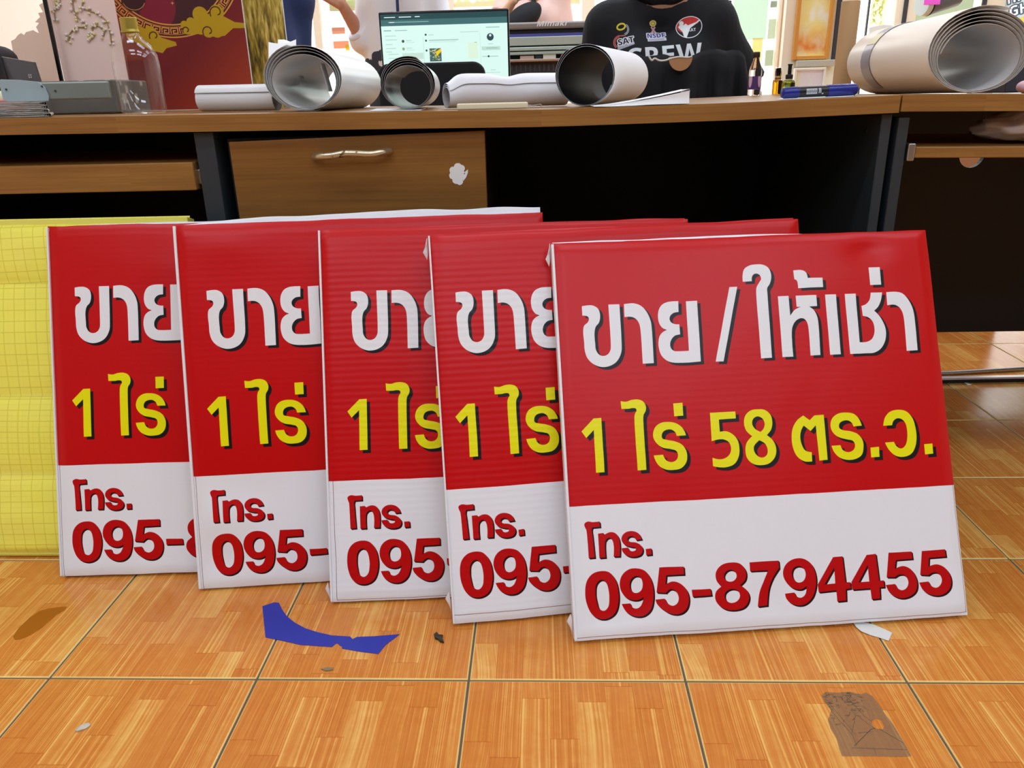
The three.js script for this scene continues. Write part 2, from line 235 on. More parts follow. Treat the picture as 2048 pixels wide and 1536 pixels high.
// ---------------------------------------------------------------- the five sale signs
// outlines of the print, millimetres from the top left corner of a 600 mm square; ! marks a sharp corner, | starts another ring of the same letter
const PRINT = {
  white: [
    '40.7 101.3!, 57.7 100.8, 65.8 106.6, 68.0 118.1, 65.4 128.2, 60.4 133.7, 57.9 141.5, 57.7 160.8, 58.4 169.9, 63.0 177.4, 68.5 179.6, 76.0 177.4, 80.5 170.8, 81.5 161.8, 81.7 100.2!, 99.1 100.2!, 98.4 162.5, 97.1 174.9, 90.0 188.2, 80.5 194.6, 67.8 196.8, 54.5 192.3, 45.0 182.9, 41.2 171.4, 40.6 156.7, 40.4 138.5, 42.3 131.8, 48.4 126.4, 50.4 121.9, 49.0 117.9, 45.1 116.4, 40.6 116.1!',
    '105.9 100.3!, 121.8 100.1, 132.9 104.8, 141.2 115.4, 145.9 129.3, 146.6 141.8, 146.2 194.2!, 128.9 194.4!, 128.7 139.9, 127.4 131.9, 123.8 125.5, 119.0 121.9, 113.3 120.5, 105.5 120.8!',
    '191.0 99.3!, 190.3 116.5!, 182.4 117.6, 176.9 122.0, 175.4 126.5, 177.2 131.7, 183.3 135.1, 189.9 135.4!, 190.0 151.4!, 181.9 153.0, 175.7 159.0, 173.4 165.7, 174.6 172.6, 178.8 176.5, 185.7 177.3, 201.7 177.1!, 202.8 99.8!, 220.5 99.7!, 219.2 194.7!, 180.8 195.2, 168.4 192.1, 158.9 183.2, 155.3 170.6, 155.5 160.4, 158.5 151.4, 164.1 146.0, 169.8 143.4!, 163.4 140.3, 158.8 133.2, 157.4 124.0, 159.2 112.7, 164.5 104.3, 173.4 100.1, 181.5 99.3',
    '272.7 80.5!, 285.4 80.4!, 254.6 196.3!, 242.1 196.0!',
    '294.7 73.1!, 295.3 62.7, 298.9 52.9, 308.1 47.7, 318.1 46.5, 329.2 47.7, 337.4 53.2, 340.6 62.0, 340.2 70.6, 337.0 79.1, 332.7 85.1, 332.3 93.7, 331.3 194.4!, 314.0 194.5!, 314.5 90.5, 315.7 83.2, 320.6 75.4, 324.1 70.0, 322.2 63.7, 317.4 61.3, 312.7 62.7, 309.9 66.9, 309.3 73.1!',
    '348.2 99.0!, 365.4 98.9!, 365.5 130.0!, 373.5 121.1, 382.9 116.8!, 376.7 116.6!, 376.6 98.9!, 409.8 99.2!, 409.6 116.8!, 396.9 117.2!, 403.3 122.3, 407.9 132.3, 409.1 145.9, 408.0 193.7!, 392.2 193.8!, 392.1 146.4, 390.4 140.2, 386.5 135.7, 381.0 134.9, 373.2 138.9, 367.4 147.8, 365.5 157.5, 365.0 194.3!, 347.7 194.3!',
    '376.5 58.7!, 390.5 58.7, 396.4 62.3, 398.4 67.9, 398.6 71.6!, 422.3 71.8!, 422.0 87.1!, 381.6 87.3!, 381.3 77.1, 379.7 74.0, 376.9 73.0!',
    '423.8 99.0!, 441.5 99.1!, 440.4 193.9!, 423.3 194.0!',
    '455.5 99.1!, 473.3 99.3!, 472.3 176.4!, 482.0 176.6, 490.9 173.0, 496.3 164.8, 497.9 154.8, 496.1 144.6, 490.4 138.1, 481.3 135.2!, 480.8 119.4!, 488.5 116.6, 494.9 109.5, 497.5 98.5!, 515.9 98.7!, 513.3 110.3, 507.5 121.3, 500.6 127.3!, 507.3 134.9, 513.1 146.4, 515.7 156.6, 515.2 167.9, 511.5 179.0, 503.7 188.7, 492.9 193.9, 481.4 194.3, 455.2 194.2!',
    '498.1 58.2!, 516.2 58.1!, 515.7 86.3!, 497.8 86.6!',
    '522.5 98.7!, 538.0 98.6, 548.1 101.5, 556.4 110.9, 562.0 123.5, 564.0 137.2, 563.6 193.0!, 545.8 193.0!, 546.5 139.9, 544.6 129.6, 540.2 122.7, 533.6 119.2, 522.3 119.7!',
  ],
  yellow: [
    '48.2 274.2!, 60.0 274.0!, 59.5 355.8!, 46.5 356.0!, 47.2 291.9!, 35.1 303.4!, 28.5 293.1!',
    '91.2 249.8!, 99.6 251.0, 108.2 248.7, 117.8 248.6, 125.0 251.6, 129.2 259.1, 128.6 266.4, 125.0 272.5, 124.0 277.7, 123.3 355.6!, 109.9 355.8!, 110.5 275.0, 111.9 269.8, 114.4 265.7, 113.6 262.4, 109.4 261.3, 103.0 262.1, 91.6 261.9!',
    '171.5 257.0!, 186.0 256.6!, 185.7 276.3!, 171.6 276.7!',
    '187.5 306.5!, 173.2 306.6!, 171.0 300.7, 166.0 296.8, 159.7 296.5, 153.1 299.4, 150.3 305.0, 151.2 309.7, 156.3 311.5, 169.9 314.7, 180.1 319.9, 185.7 328.5, 187.0 336.9, 184.7 347.2, 177.2 355.1, 165.4 357.6, 152.8 356.5, 142.7 350.3, 137.1 340.7, 135.7 334.6!, 150.1 334.1!, 152.5 340.4, 157.9 344.8, 165.3 345.2, 170.9 341.3, 172.8 334.1, 170.3 328.8, 163.6 326.4, 150.1 323.2, 141.2 316.0, 137.1 307.5, 137.7 299.2, 142.1 291.0, 151.0 285.7, 161.6 284.8, 172.1 286.7, 181.2 292.8, 185.9 300.4',
    '227.1 273.8!, 266.7 274.0!, 266.6 284.7!, 240.2 285.0!, 240.1 303.5!, 250.1 303.4, 259.3 308.2, 266.5 317.9, 268.2 328.9, 265.9 342.9, 258.6 353.4, 247.1 357.5, 236.0 357.3, 225.4 354.9!, 225.4 342.0!, 235.5 345.0, 245.1 343.8, 252.8 337.6, 255.2 328.3, 252.7 320.4, 245.9 315.8, 238.0 315.0, 226.3 317.1!',
    '301.6 272.4, 312.0 273.7, 320.9 282.0, 322.7 293.9, 319.6 304.7, 312.5 312.5!, 320.6 320.4, 324.8 331.6, 322.4 345.6, 312.7 355.2, 299.7 357.6, 287.2 354.8, 279.1 346.6, 277.0 334.0, 280.5 321.7, 289.3 313.0!, 281.2 304.5, 278.5 293.4, 281.6 281.0, 291.1 273.5 | 300.7 283.4, 307.6 286.9, 310.4 294.9, 307.8 302.6, 302.9 307.1!, 295.0 302.0, 291.2 294.0, 294.0 286.3 | 299.9 319.8!, 307.5 324.5, 311.2 332.5, 309.9 341.8, 302.3 346.2, 295.4 343.5, 290.7 336.2, 291.1 328.4',
    '372.0 285.4!, 381.3 293.1!, 389.4 286.2!, 404.2 286.1!, 403.4 354.9!, 390.4 355.5!, 389.9 301.7!, 381.0 309.9!, 371.1 301.1!, 366.4 308.5, 364.2 317.8, 365.5 330.4, 370.3 339.2, 379.7 342.0!, 379.1 356.1!, 367.2 355.5, 356.6 348.0, 351.1 334.4, 350.5 318.7, 353.4 304.7, 361.7 292.5',
    '462.1 305.8!, 448.7 306.4!, 446.8 301.2, 441.6 297.0, 433.5 297.1, 427.4 301.0, 426.5 307.3, 430.5 310.6, 444.0 313.6, 454.8 318.9, 461.1 328.6, 461.3 339.6, 457.4 350.4, 447.9 355.9, 434.9 356.9, 422.5 352.7, 414.5 343.7, 411.3 334.1!, 425.6 333.8!, 428.4 341.2, 436.1 345.0, 444.4 342.7, 448.3 335.9, 445.8 328.7, 436.4 325.6, 423.9 321.4, 415.7 313.9, 412.9 304.3, 416.0 293.4, 425.6 286.0, 438.7 284.4, 451.4 287.2, 458.7 295.4',
    '472.1 340.1!, 485.9 339.5!, 485.2 354.9!, 471.9 355.2!',
    '495.6 307.7!, 499.2 295.7, 508.3 286.6, 521.6 284.0, 534.3 287.0, 543.0 297.7, 546.3 312.1, 546.8 326.3, 543.3 341.9, 535.7 352.6, 523.9 356.7, 511.1 354.5, 500.8 344.6, 495.8 333.4!, 510.1 332.9!, 513.5 339.7, 520.3 343.7, 527.3 339.6, 531.6 328.8, 532.6 316.2, 530.8 305.0, 525.7 298.8, 518.6 297.3, 512.5 301.0, 509.7 307.5!',
    '557.4 339.1!, 570.7 338.8!, 570.4 354.5!, 557.3 354.9!',
  ],
  red: [
    '25.1 436.3, 24.5 430.6, 29.5 427.7, 37.1 428.8, 47.2 428.4!, 47.4 436.1!, 35.6 436.5!, 34.6 439.6, 35.0 447.1, 36.7 480.6!, 27.6 480.9!, 26.9 444.8, 26.4 439.2',
    '43.6 446.1!, 51.7 445.7!, 52.0 449.0!, 60.9 445.3, 69.5 447.0, 74.3 454.8, 74.3 481.1!, 65.0 481.0!, 64.8 458.1, 60.4 453.1, 54.3 456.6, 52.9 463.1, 52.9 481.5!, 43.5 481.7!',
    '108.6 457.9!, 100.0 458.6!, 96.9 454.1, 91.2 452.8, 87.1 456.4, 89.7 460.3, 100.1 462.7, 107.4 467.8, 109.3 473.5, 106.5 479.9, 96.6 483.2, 86.2 481.3, 79.0 474.8, 77.6 469.6!, 87.1 469.2!, 89.6 473.4, 94.3 475.0, 98.9 473.0, 98.6 470.1, 92.0 468.3, 82.6 464.6, 78.3 457.8, 79.8 451.3, 86.9 446.0, 96.6 445.6, 104.9 449.8',
    '113.8 472.8!, 122.1 472.3!, 122.4 481.3!, 114.1 481.7!',
    '46.3 501.1, 56.7 503.5, 65.5 514.3, 69.4 531.3, 68.2 549.8, 61.7 564.3, 49.8 570.7, 38.4 570.1, 28.4 563.4, 21.8 549.1, 19.9 530.5, 23.4 513.9, 32.7 504.1 | 45.4 513.6, 51.7 518.2, 55.1 530.5, 55.2 543.5, 52.5 554.5, 45.9 559.2, 39.5 555.7, 36.1 544.3, 35.1 531.3, 37.9 518.4',
    '73.3 551.0!, 85.7 550.8!, 88.2 556.5, 94.7 559.0, 101.7 555.3, 106.9 542.6!, 99.5 546.3, 89.9 546.3, 79.7 541.1, 72.9 529.6, 72.4 518.4, 77.5 507.4, 87.6 500.9, 99.2 500.4, 110.4 504.5, 118.2 515.2, 121.8 530.4, 120.9 547.1, 115.6 561.7, 105.4 569.5, 91.9 570.0, 79.1 562.5 | 97.4 511.3, 103.8 514.4, 106.4 523.9, 103.4 533.1, 95.4 536.4, 89.0 532.3, 86.9 522.9, 90.4 514.7',
    '132.8 501.0!, 169.5 501.4!, 169.5 512.7!, 142.5 513.1!, 140.4 526.7!, 151.3 522.6, 162.6 526.0, 171.5 535.8, 174.0 548.1, 169.3 562.7, 159.1 569.6, 145.7 569.3, 132.9 561.7, 125.8 553.9, 124.0 547.6!, 137.8 547.1!, 142.1 554.7, 149.5 557.9, 156.6 553.7, 158.8 545.4, 155.0 536.8, 147.6 533.6, 140.4 538.8!, 126.5 537.1!',
    '179.2 535.7!, 207.4 535.9!, 208.2 545.3!, 179.8 545.6!',
    '241.4 499.5, 255.3 502.4, 262.9 513.5, 261.2 525.6, 252.7 533.4!, 262.9 542.5, 265.1 553.2, 257.8 565.0, 240.1 569.2, 223.2 564.6, 214.1 553.5, 215.2 541.4, 224.3 533.7!, 217.8 524.8, 217.6 512.6, 226.9 502.4 | 240.5 509.9, 247.1 514.2, 248.4 521.0, 242.2 527.0, 232.8 525.6, 229.3 518.7, 233.4 511.9 | 240.6 538.2, 248.8 541.7, 251.3 549.4, 245.9 556.7, 236.3 558.3, 229.0 552.8, 228.7 544.3, 233.2 539.9',
    '269.7 501.0!, 314.0 500.9!, 314.0 511.6!, 303.9 524.8, 296.2 541.2, 291.7 565.9!, 277.2 566.6!, 281.5 546.5, 289.2 530.1, 297.0 514.4!, 269.5 513.8!',
    '320.0 550.1!, 334.0 549.3!, 337.6 555.6, 343.7 557.5, 350.4 553.3, 353.8 541.2!, 344.8 545.3, 332.4 542.5, 322.3 531.9, 319.3 519.5, 324.5 507.6, 337.9 500.0, 352.1 500.7, 364.0 509.6, 368.9 525.2, 367.2 543.5, 359.3 559.8, 345.9 568.2, 330.3 565.9, 321.5 557.8 | 344.2 511.0, 351.4 515.1, 353.7 524.4, 349.1 533.3, 341.0 535.0, 334.3 528.6, 332.9 520.2, 336.7 512.8',
    '398.3 500.7!, 412.7 500.5!, 413.7 539.2!, 420.7 539.3!, 420.8 548.5!, 413.1 549.0!, 412.1 565.7!, 398.4 565.9!, 398.4 549.7!, 371.3 550.7!, 370.7 539.7! | 398.4 516.0!, 397.8 539.6!, 381.2 540.2!',
    '450.4 500.9!, 464.5 500.1!, 465.6 540.2!, 472.7 539.9!, 472.7 549.7!, 465.3 549.7!, 464.6 566.1!, 451.5 566.4!, 450.9 550.4!, 423.2 550.4!, 422.6 539.7! | 450.5 515.7!, 450.3 540.3!, 433.7 540.3!',
    '484.8 499.6!, 520.7 500.0!, 521.2 510.8!, 494.9 511.0!, 491.9 524.0!, 505.1 520.7, 517.3 526.9, 524.6 542.7, 522.1 557.9, 510.0 566.5, 493.9 567.1, 480.4 558.7, 475.2 547.1!, 489.7 546.4!, 493.7 553.3, 501.5 556.2, 509.3 551.1, 510.9 542.0, 505.3 534.0, 497.4 533.0, 490.7 536.3!, 477.9 535.6!',
    '537.1 500.2!, 573.2 499.9!, 573.7 510.8!, 546.9 510.9!, 544.9 523.8!, 558.1 521.4, 570.3 527.6, 577.7 542.4, 575.1 557.7, 564.5 566.3, 548.4 567.0, 533.3 558.5, 528.1 546.9!, 542.6 546.1!, 546.7 553.1, 554.4 556.0, 562.0 550.8, 563.8 542.6, 558.3 534.3, 550.4 533.3, 543.6 536.6!, 530.9 535.3!',
  ],
};
function outline(ctx, text, dx = 0, dy = 0) {
  ctx.beginPath();
  for (const ring of text.split(' | ')) {
    const pts = ring.split(', ').map((w) => { const [x, y] = w.replace('!', '').split(' ').map(Number); return { x: x + dx, y: y + dy, c: w.endsWith('!') }; }), n = pts.length;
    const tan = (i) => { const p = pts[i], a = pts[(i + n - 1) % n], b = pts[(i + 1) % n]; if (p.c) return [0, 0]; const la = Math.hypot(p.x - a.x, p.y - a.y), lb = Math.hypot(b.x - p.x, b.y - p.y), tx = (p.x - a.x) / la + (b.x - p.x) / lb, ty = (p.y - a.y) / la + (b.y - p.y) / lb, l = Math.hypot(tx, ty) || 1; return [tx / l, ty / l]; };
    ctx.moveTo(pts[0].x, pts[0].y);
    for (let i = 0; i < n; i++) {
      const p = pts[i], q = pts[(i + 1) % n], d = Math.min(Math.hypot(q.x - p.x, q.y - p.y), 26) / 3, t = tan(i), s = tan((i + 1) % n);
      if (p.c && q.c) ctx.lineTo(q.x, q.y); else ctx.bezierCurveTo(p.x + t[0] * d, p.y + t[1] * d, q.x - s[0] * d, q.y - s[1] * d, q.x, q.y);
    }
    ctx.closePath();
  }
}
const PAD = 25;   // the print goes on round the edge
const printMap = canvas(1950, 1950, (ctx, w) => {
  const k = w / (600 + 2 * PAD); ctx.setTransform(k, 0, 0, k, PAD * k, PAD * k);
  ctx.fillStyle = '#f0f0f1'; ctx.fillRect(-PAD, -PAD, 650, 650);
  ctx.fillStyle = '#c90003'; ctx.fillRect(-PAD, -PAD, 650, 404 + PAD);
  ctx.strokeStyle = '#7a4038'; ctx.lineWidth = 0.7; ctx.beginPath(); ctx.moveTo(2, 404); ctx.lineTo(2, 595.4); ctx.lineTo(598, 595.4); ctx.lineTo(598, 404); ctx.stroke();
  const letters = (list, fill, shade, dx, dy, steps) => {
    ctx.fillStyle = shade; for (const g of list) for (let s = steps; s >= 1; s--) { outline(ctx, g, dx * s / steps, dy * s / steps); ctx.fill('evenodd'); }
    ctx.fillStyle = fill; for (const g of list) { outline(ctx, g); ctx.fill('evenodd'); }
  };
  letters(PRINT.white, '#f1f2f2', '#151112', 4.7, 4.2, 1);
  letters(PRINT.yellow, '#f3ee00', '#151112', 5.0, 5.0, 1);
  letters(PRINT.red, '#c20004', '#2a0808', 2.0, 2.4, 4);
});
const ribMap = pixels(8, 512, (u, v) => { const s = 128 + 100 * Math.sin(v * Math.PI * 2 * 64) * (0.55 + 0.45 * noise(v * 40, 1, 3)); return [s, s, s]; }, false);
const faceMat = [0.00006, 0.0002].map((b) => mat('#ffffff', 0.33, { map: printMap, bumpMap: ribMap, bumpScale: b, specularIntensity: 0.62 }));
const wrapWhite = mat('#efeff0', 0.42), wrapRed = mat('#c8242a', 0.42);
const SIGNS = [   // x, z, turn, lean of the lower left front corner; shift of the print; ribs; red top; flaps
  { x: -0.8321, z: -1.1101, a: 3.08, b: 19.26, dx: 3, dy: 4.5, rib: 0, flaps: [], top: 0.004, left: 0.0024, seed: 3, label: 'red and white sale sign leaning at the far left, beside the yellow pack' },
  { x: -0.5753, z: -1.0743, a: 6.59, b: 16.93, dx: 5, dy: 6.7, rib: 0, flaps: [], top: 0.0105, left: 0.0036, seed: 8, label: 'red and white sale sign with creased lower left corner, second from the yellow pack' },
  { x: -0.3453, z: -1.0388, a: 4.14, b: 20.76, dx: 8, dy: 1.5, rib: 1, red: 1, flaps: [[0.012, 0.02]], top: 0.003, left: 0.0026, seed: 12, label: 'middle one of the five red and white sale signs' },
  { x: -0.1421, z: -0.9831, a: 8.82, b: 22.0, dx: -5, dy: -9.2, rib: 1, red: 1, flaps: [[0.03, 0.02], [0.585, -0.02]], top: 0.003, left: 0.0022, seed: 17, label: 'ribbed red and white sale sign directly behind the front one' },
  { x: 0.0412, z: -0.9431, a: 6.01, b: 26.2, dx: 0, dy: 0, rib: 0, flaps: [[0.02, 0.02], [0.59, -0.025]], top: 0.004, left: 0.0034, seed: 21, label: 'frontmost red and white sale sign, its whole print uncovered' },
];
for (const s of SIGNS) {
  const S = 0.6, T = 0.02, a = s.a * Math.PI / 180, b = s.b * Math.PI / 180, ex = V(Math.cos(a), 0, -Math.sin(a)), n0 = V(Math.sin(a), 0, Math.cos(a));
  const up = V(0, Math.cos(b), 0).addScaledVector(n0, -Math.sin(b)), n = n0.clone().multiplyScalar(Math.cos(b)).add(V(0, Math.sin(b), 0));
  const g = thing('sale_sign', s.label, 'sign', [s.x, T * Math.sin(b), s.z], 0, 'land sale signs leaning in a row');
  g.quaternion.setFromRotationMatrix(new THREE.Matrix4().makeBasis(ex, up, n));
  const creases = rng(s.seed), dents = [...Array(7)].map(() => [creases() * S, creases() < 0.5 ? creases() * 0.08 : S - creases() * 0.1, 0.02 + creases() * 0.05, (creases() - 0.5) * 0.0035]);
  if (s.seed === 8) dents.push([0.04, 0.12, 0.06, 0.004], [0.02, 0.05, 0.05, -0.004], [0.1, 0.16, 0.05, -0.002]);
  if (s.seed === 21) dents.push([0.5, 0.57, 0.03, -0.004], [0.06, 0.03, 0.05, -0.003]);
  const relief = (x, y) => { let z = (fbm(x * 6, y * 6, s.seed) - 0.5) * 0.0022; for (const [cx, cy, r, h] of dents) z += h * Math.exp(-((x - cx) ** 2 + ((y - cy) * 1.6) ** 2) / (r * r)); const e = Math.min(x, S - x, y, S - y); return z * smooth(0, 0.03, e) - 0.004 * (1 - smooth(0, 0.004, e)); };
  const edge = (v, k) => (fbm(v * 9, k, s.seed) - 0.5) * 0.003;
  // body: board wrapped in vinyl
  const body = part('board', span(0.0015, S - 0.0015, 0.0015, S - 0.0015, -T, -0.005, 0.0025), wrapWhite, g);
  // vinyl folded over the upper edge stands a little proud
  part('top_wrap', thickSheet((u, v) => [0.003 + u * (S - 0.006), S - 0.003 + v * (0.0035 + s.top * (0.7 + 0.6 * noise(u * 9, 2, s.seed)) * (s.seed === 21 ? smooth(1, 0.5, u) : smooth(-0.05, 0.3, u))), -T * 0.6 - 0.002 * v + 0.0015 * noise(u * 14, v, s.seed)], 60, 3, 0.0012), s.red ? wrapRed : wrapWhite, g);
  part('left_wrap', span(-0.0006, s.left, 0.002, S - 0.002, -T + 0.002, 0.0006, 0.0006), wrapWhite, g);
  const face = sheet((u, v) => { const x = u * S, y = v * S; return [x + edge(v, 1) * (1 - u) * 0.5 + edge(v, 2) * u * 0.5, y + edge(u, 3) * (1 - v) + edge(u, 4) * v, relief(x, y)]; }, 60, 60);
  const uv = face.attributes.uv; for (let i = 0; i < uv.count; i++) uv.setXY(i, (uv.getX(i) * 600 - s.dx + PAD) / (600 + 2 * PAD), (uv.getY(i) * 600 + s.dy + PAD) / (600 + 2 * PAD));
  part('printed_face', face, faceMat[s.rib], g);
  for (const [fy, tilt] of s.flaps) part('wrap_flap', (() => { const f = thickSheet((u, v) => [-0.002 - 0.008 * v * (1 - Math.abs(u - 0.5) * 1.4) , fy - 0.012 + u * 0.022 + tilt * v * 0.5, -0.012 + 0.01 * u + 0.003 * Math.sin(v * 3)], 6, 5, 0.0008); return f; })(), wrapWhite, g);
}

// ---------------------------------------------------------------- yellow pack behind the first sign
{
  const b = 17.5 * Math.PI / 180, g = thing('wrapped_panel', 'panel wrapped in creased yellow squared backing paper', 'panel', [-1.36, 0.004, -1.176]);
  g.quaternion.setFromRotationMatrix(new THREE.Matrix4().makeBasis(V(1, 0, 0), V(0, Math.cos(b), -Math.sin(b)), V(0, Math.sin(b), Math.cos(b))));
  const W = 0.74, H = 0.605, grid = pixels(1024, 1024, (u, v) => {
    const x = u * W, y = v * H, band = y < 0.15 ? 0 : y < 0.29 ? 1 : y < 0.49 ? 2 : 3, ang = [0.03, -0.02, 0.015, 0.1][band], step = 0.0195, sx = x + y * ang + band * 0.007, sy = y - x * ang * 0.35 + band * 0.004;
    const l = (q) => { const d = Math.abs(q / step - Math.round(q / step)) * step; return smooth(0.0011, 0.0003, d); }, fine = band === 1 || band === 0 ? 0.55 : 0.2;
    const k = Math.max(l(sx), l(sy), l(sx * 2 + 0.004) * fine * (noise(x * 14, y * 14, 3) > 0.55 ? 1 : 0), l(sy * 2) * fine * (noise(x * 10, y * 10, 9) > 0.5 ? 1 : 0)), w = fbm(x * 20, y * 20, 5) * 0.12, fold = [0.15, 0.29, 0.49].reduce((m, f) => Math.max(m, smooth(0.0016, 0.0004, Math.abs(y - f))), 0);
    return [mix(255, 216, k * 0.5 + fold * 0.3), mix(250 - w * 40, 200, k * 0.5 + fold * 0.3), mix(92 + w * 140, 50, k * 0.5)];
  });
  const relief = (x, y) => { const band = y < 0.15 ? [0, 0.15] : y < 0.29 ? [0.15, 0.29] : y < 0.49 ? [0.29, 0.49] : [0.49, H], t = (y - band[0]) / (band[1] - band[0]); return 0.010 * Math.pow(Math.sin(Math.PI * clamp(t)), 0.6) * (0.7 + 0.5 * fbm(x * 4, y * 3, 2)) + (fbm(x * 14, y * 30, 8) - 0.5) * 0.004; };
  part('board', span(0, W, 0.003, H - 0.003, -0.03, -0.002), mat('#e9dc60', 0.6), g);
  part('backing_paper', sheet((u, v) => { const x = u * W, y = v * H, top = smooth(0.965, 1, v), bot = smooth(0.03, 0, v); return [x, y, relief(x, y) * (1 - top) * (1 - bot) - top * 0.012 - bot * 0.008]; }, 50, 90), mat('#ffffff', 0.45, { map: grid }), g);
}

// ---------------------------------------------------------------- what lies on the floor
const px = (list, y = 0) => list.map(([a, b]) => atY(a, b, y));
{
  const blue = [[524.8, 1213], [549, 1205.2], [558, 1206.2], [564, 1219], [574, 1233.5], [590, 1246], [610, 1257], [635, 1265], [664, 1271.5], [700, 1273.5], [705.5, 1279], [714, 1274.5], [750, 1273], [799.6, 1269], [790, 1276.5], [772, 1290], [757, 1308.5], [720, 1304], [684, 1297.5], [684, 1293], [680, 1292], [675, 1287], [671, 1288.5], [664, 1294.5], [600, 1290], [560, 1281], [531, 1275.5]];
  tag(part('vinyl_offcut', flat(px(blue), 0.0004, 0.0004), mat('#2233a8', 0.5)), 'curved offcut of dark blue vinyl lying on the tiles', 'offcut');
  const strip = [[1706, 1248], [1722, 1246], [1745, 1250], [1765, 1258], [1784, 1267], [1777, 1283], [1760, 1277], [1740, 1271], [1722, 1265], [1712, 1257]];
  tag(part('tape_strip', (() => { const g = flat(px(strip), 0.0006, 0.0008), p = g.attributes.position; for (let i = 0; i < p.count; i++) p.setY(i, p.getY(i) + 0.003 * Math.max(0, noise(p.getX(i) * 60, p.getZ(i) * 60, 4) - 0.35)); g.computeVertexNormals(); return g; })(), mat('#e6e6df', 0.35)), 'crumpled white strip of tape under the front sign', 'tape');
  const stain = [[30, 1280], [26, 1274], [38, 1255], [60, 1235], [80, 1222], [100, 1217], [125, 1213.5], [134, 1214], [130, 1220], [112, 1231], [98, 1243], [84, 1256], [60, 1271], [42, 1279]];
  tag(part('glue_stain', flat(px(stain), 0.00012, 0.00035), mat('#c5700e', 0.3, { transparent: true, opacity: 0.6 })), 'dried amber glue stain on the tiles at left', 'stain');
  const film = [[1643, 1391], [1652, 1384], [1672, 1386], [1700, 1384], [1722, 1389], [1732, 1385], [1745, 1393], [1757, 1408], [1770, 1428], [1788, 1452], [1800, 1472], [1812, 1492], [1823, 1513], [1800, 1514], [1740, 1513], [1684, 1513], [1679, 1500], [1673, 1478], [1661, 1458], [1656, 1440], [1662, 1422], [1650, 1405]];
  const pts = px(film), bx = pts.map((p) => p.x), bz = pts.map((p) => p.z), fx = Math.min(...bx), fz = Math.min(...bz), fw = Math.max(...bx) - fx, fd = Math.max(...bz) - fz;
  const filmDraw = (base, line_, speck) => (c, w, h) => {
    c.fillStyle = base; c.fillRect(0, 0, w, h); const R = rng(9);
    for (let i = 0; i < 900; i++) { const tone = R() * 60; c.fillStyle = speck ? `rgba(${120 + tone},${85 + tone * 0.75},${50 + tone * 0.6},0.25)` : `rgba(${90 + tone},${90 + tone},${90 + tone},0.2)`; c.fillRect(R() * w, R() * h, 2 + R() * 22, 1 + R() * 5); }
    c.strokeStyle = line_; c.lineCap = 'round';
    const line = (l, q) => { c.lineWidth = q; c.beginPath(); l.forEach(([x, y], i) => c[i ? 'lineTo' : 'moveTo'](x * w, y * h)); c.stroke(); };
    line([[0.25, 0.85], [0.62, 0.6], [0.72, 0.58], [0.98, 0.8]], 3); line([[0.3, 0.66], [0.5, 0.38], [0.68, 0.6]], 2); line([[0.2, 0.88], [0.98, 0.9]], 2); line([[0.4, 0.66], [0.6, 0.64]], 2); line([[0.5, 0.1], [0.62, 0.4], [0.78, 0.6]], 2); line([[0.1, 0.2], [0.3, 0.7], [0.28, 0.85]], 2); line([[0.15, 0.12], [0.35, 0.7]], 2); line([[0.5, 0.98], [0.52, 0.86]], 2);
    for (let i = 0; i < 90; i++) { const x = R() * 0.7 + 0.05, y = R() * R() * 0.7 + 0.02; line([[x, y], [x + (R() - 0.5) * 0.12, y + (R() - 0.5) * 0.08], [x + (R() - 0.5) * 0.14, y + (R() - 0.5) * 0.1]], 1 + R() * 1.6); }
  };
  const filmMap = canvas(512, 512, filmDraw('#a88760', '#3a3026', true)), filmAlpha = canvas(512, 512, filmDraw('#5c5c5c', '#e0e0e0', false)); filmAlpha.colorSpace = THREE.NoColorSpace;
  const hole = px([[1743, 1444], [1752, 1438], [1762, 1441], [1768, 1452], [1766, 1459], [1752, 1458], [1745, 1452]]);
  const fg = slab(pts.map((p) => [p.x, -p.z]), 0.00012, 0, [hole.map((p) => [p.x, -p.z])]); fg.rotateX(-Math.PI / 2); fg.translate(0, 0.00035, 0);
  { const p = fg.attributes.position, u = new Float32Array(p.count * 2); for (let i = 0; i < p.count; i++) { u[2 * i] = (p.getX(i) - fx) / fw; u[2 * i + 1] = 1 - (p.getZ(i) - fz) / fd; } fg.setAttribute('uv', new THREE.BufferAttribute(u, 2)); }
  tag(part('tape_patch', fg, mat('#ffffff', 0.4, { map: filmMap, alphaMap: filmAlpha, transparent: true })), 'worn brownish tape patch with dark cracks stuck to a tile', 'tape');
  const chip = (name, list, color, label, h = 0.002, metal = 0) => tag(part(name, (() => { const g = flat(px(list), h, 0.0006), p = g.attributes.position; for (let i = 0; i < p.count; i++) p.setY(i, p.getY(i) * (0.5 + noise(p.getX(i) * 300, p.getZ(i) * 300, 2))); g.computeVertexNormals(); return g; })(), mat(color, 0.4, { metalness: metal })), label, 'scrap');
  chip('dirt_clump', [[868, 1273], [874, 1270], [878, 1275], [886, 1274], [884, 1280], [888, 1287], [881, 1286], [876, 1281], [870, 1279]], '#2b2a20', 'small dark clump of dirt between the signs and the blue offcut', 0.004);
  chip('paper_scrap', [[151, 1461], [163, 1453], [178, 1449], [182, 1452], [172, 1459], [153, 1465]], '#c9c4b4', 'small crumpled foil scrap on the front tiles at left', 0.002, 0.4);
  chip('paper_scrap', [[642, 1339], [655, 1336], [667, 1337], [666, 1341], [652, 1343]], '#8f7f58', 'thin grey splinter on the tiles below the blue offcut', 0.0015);
  chip('paper_scrap', [[1928, 766], [1936, 767], [1943, 770], [1935, 771]], '#efe9df', 'tiny white paper scrap in front of the metal bars', 0.001);
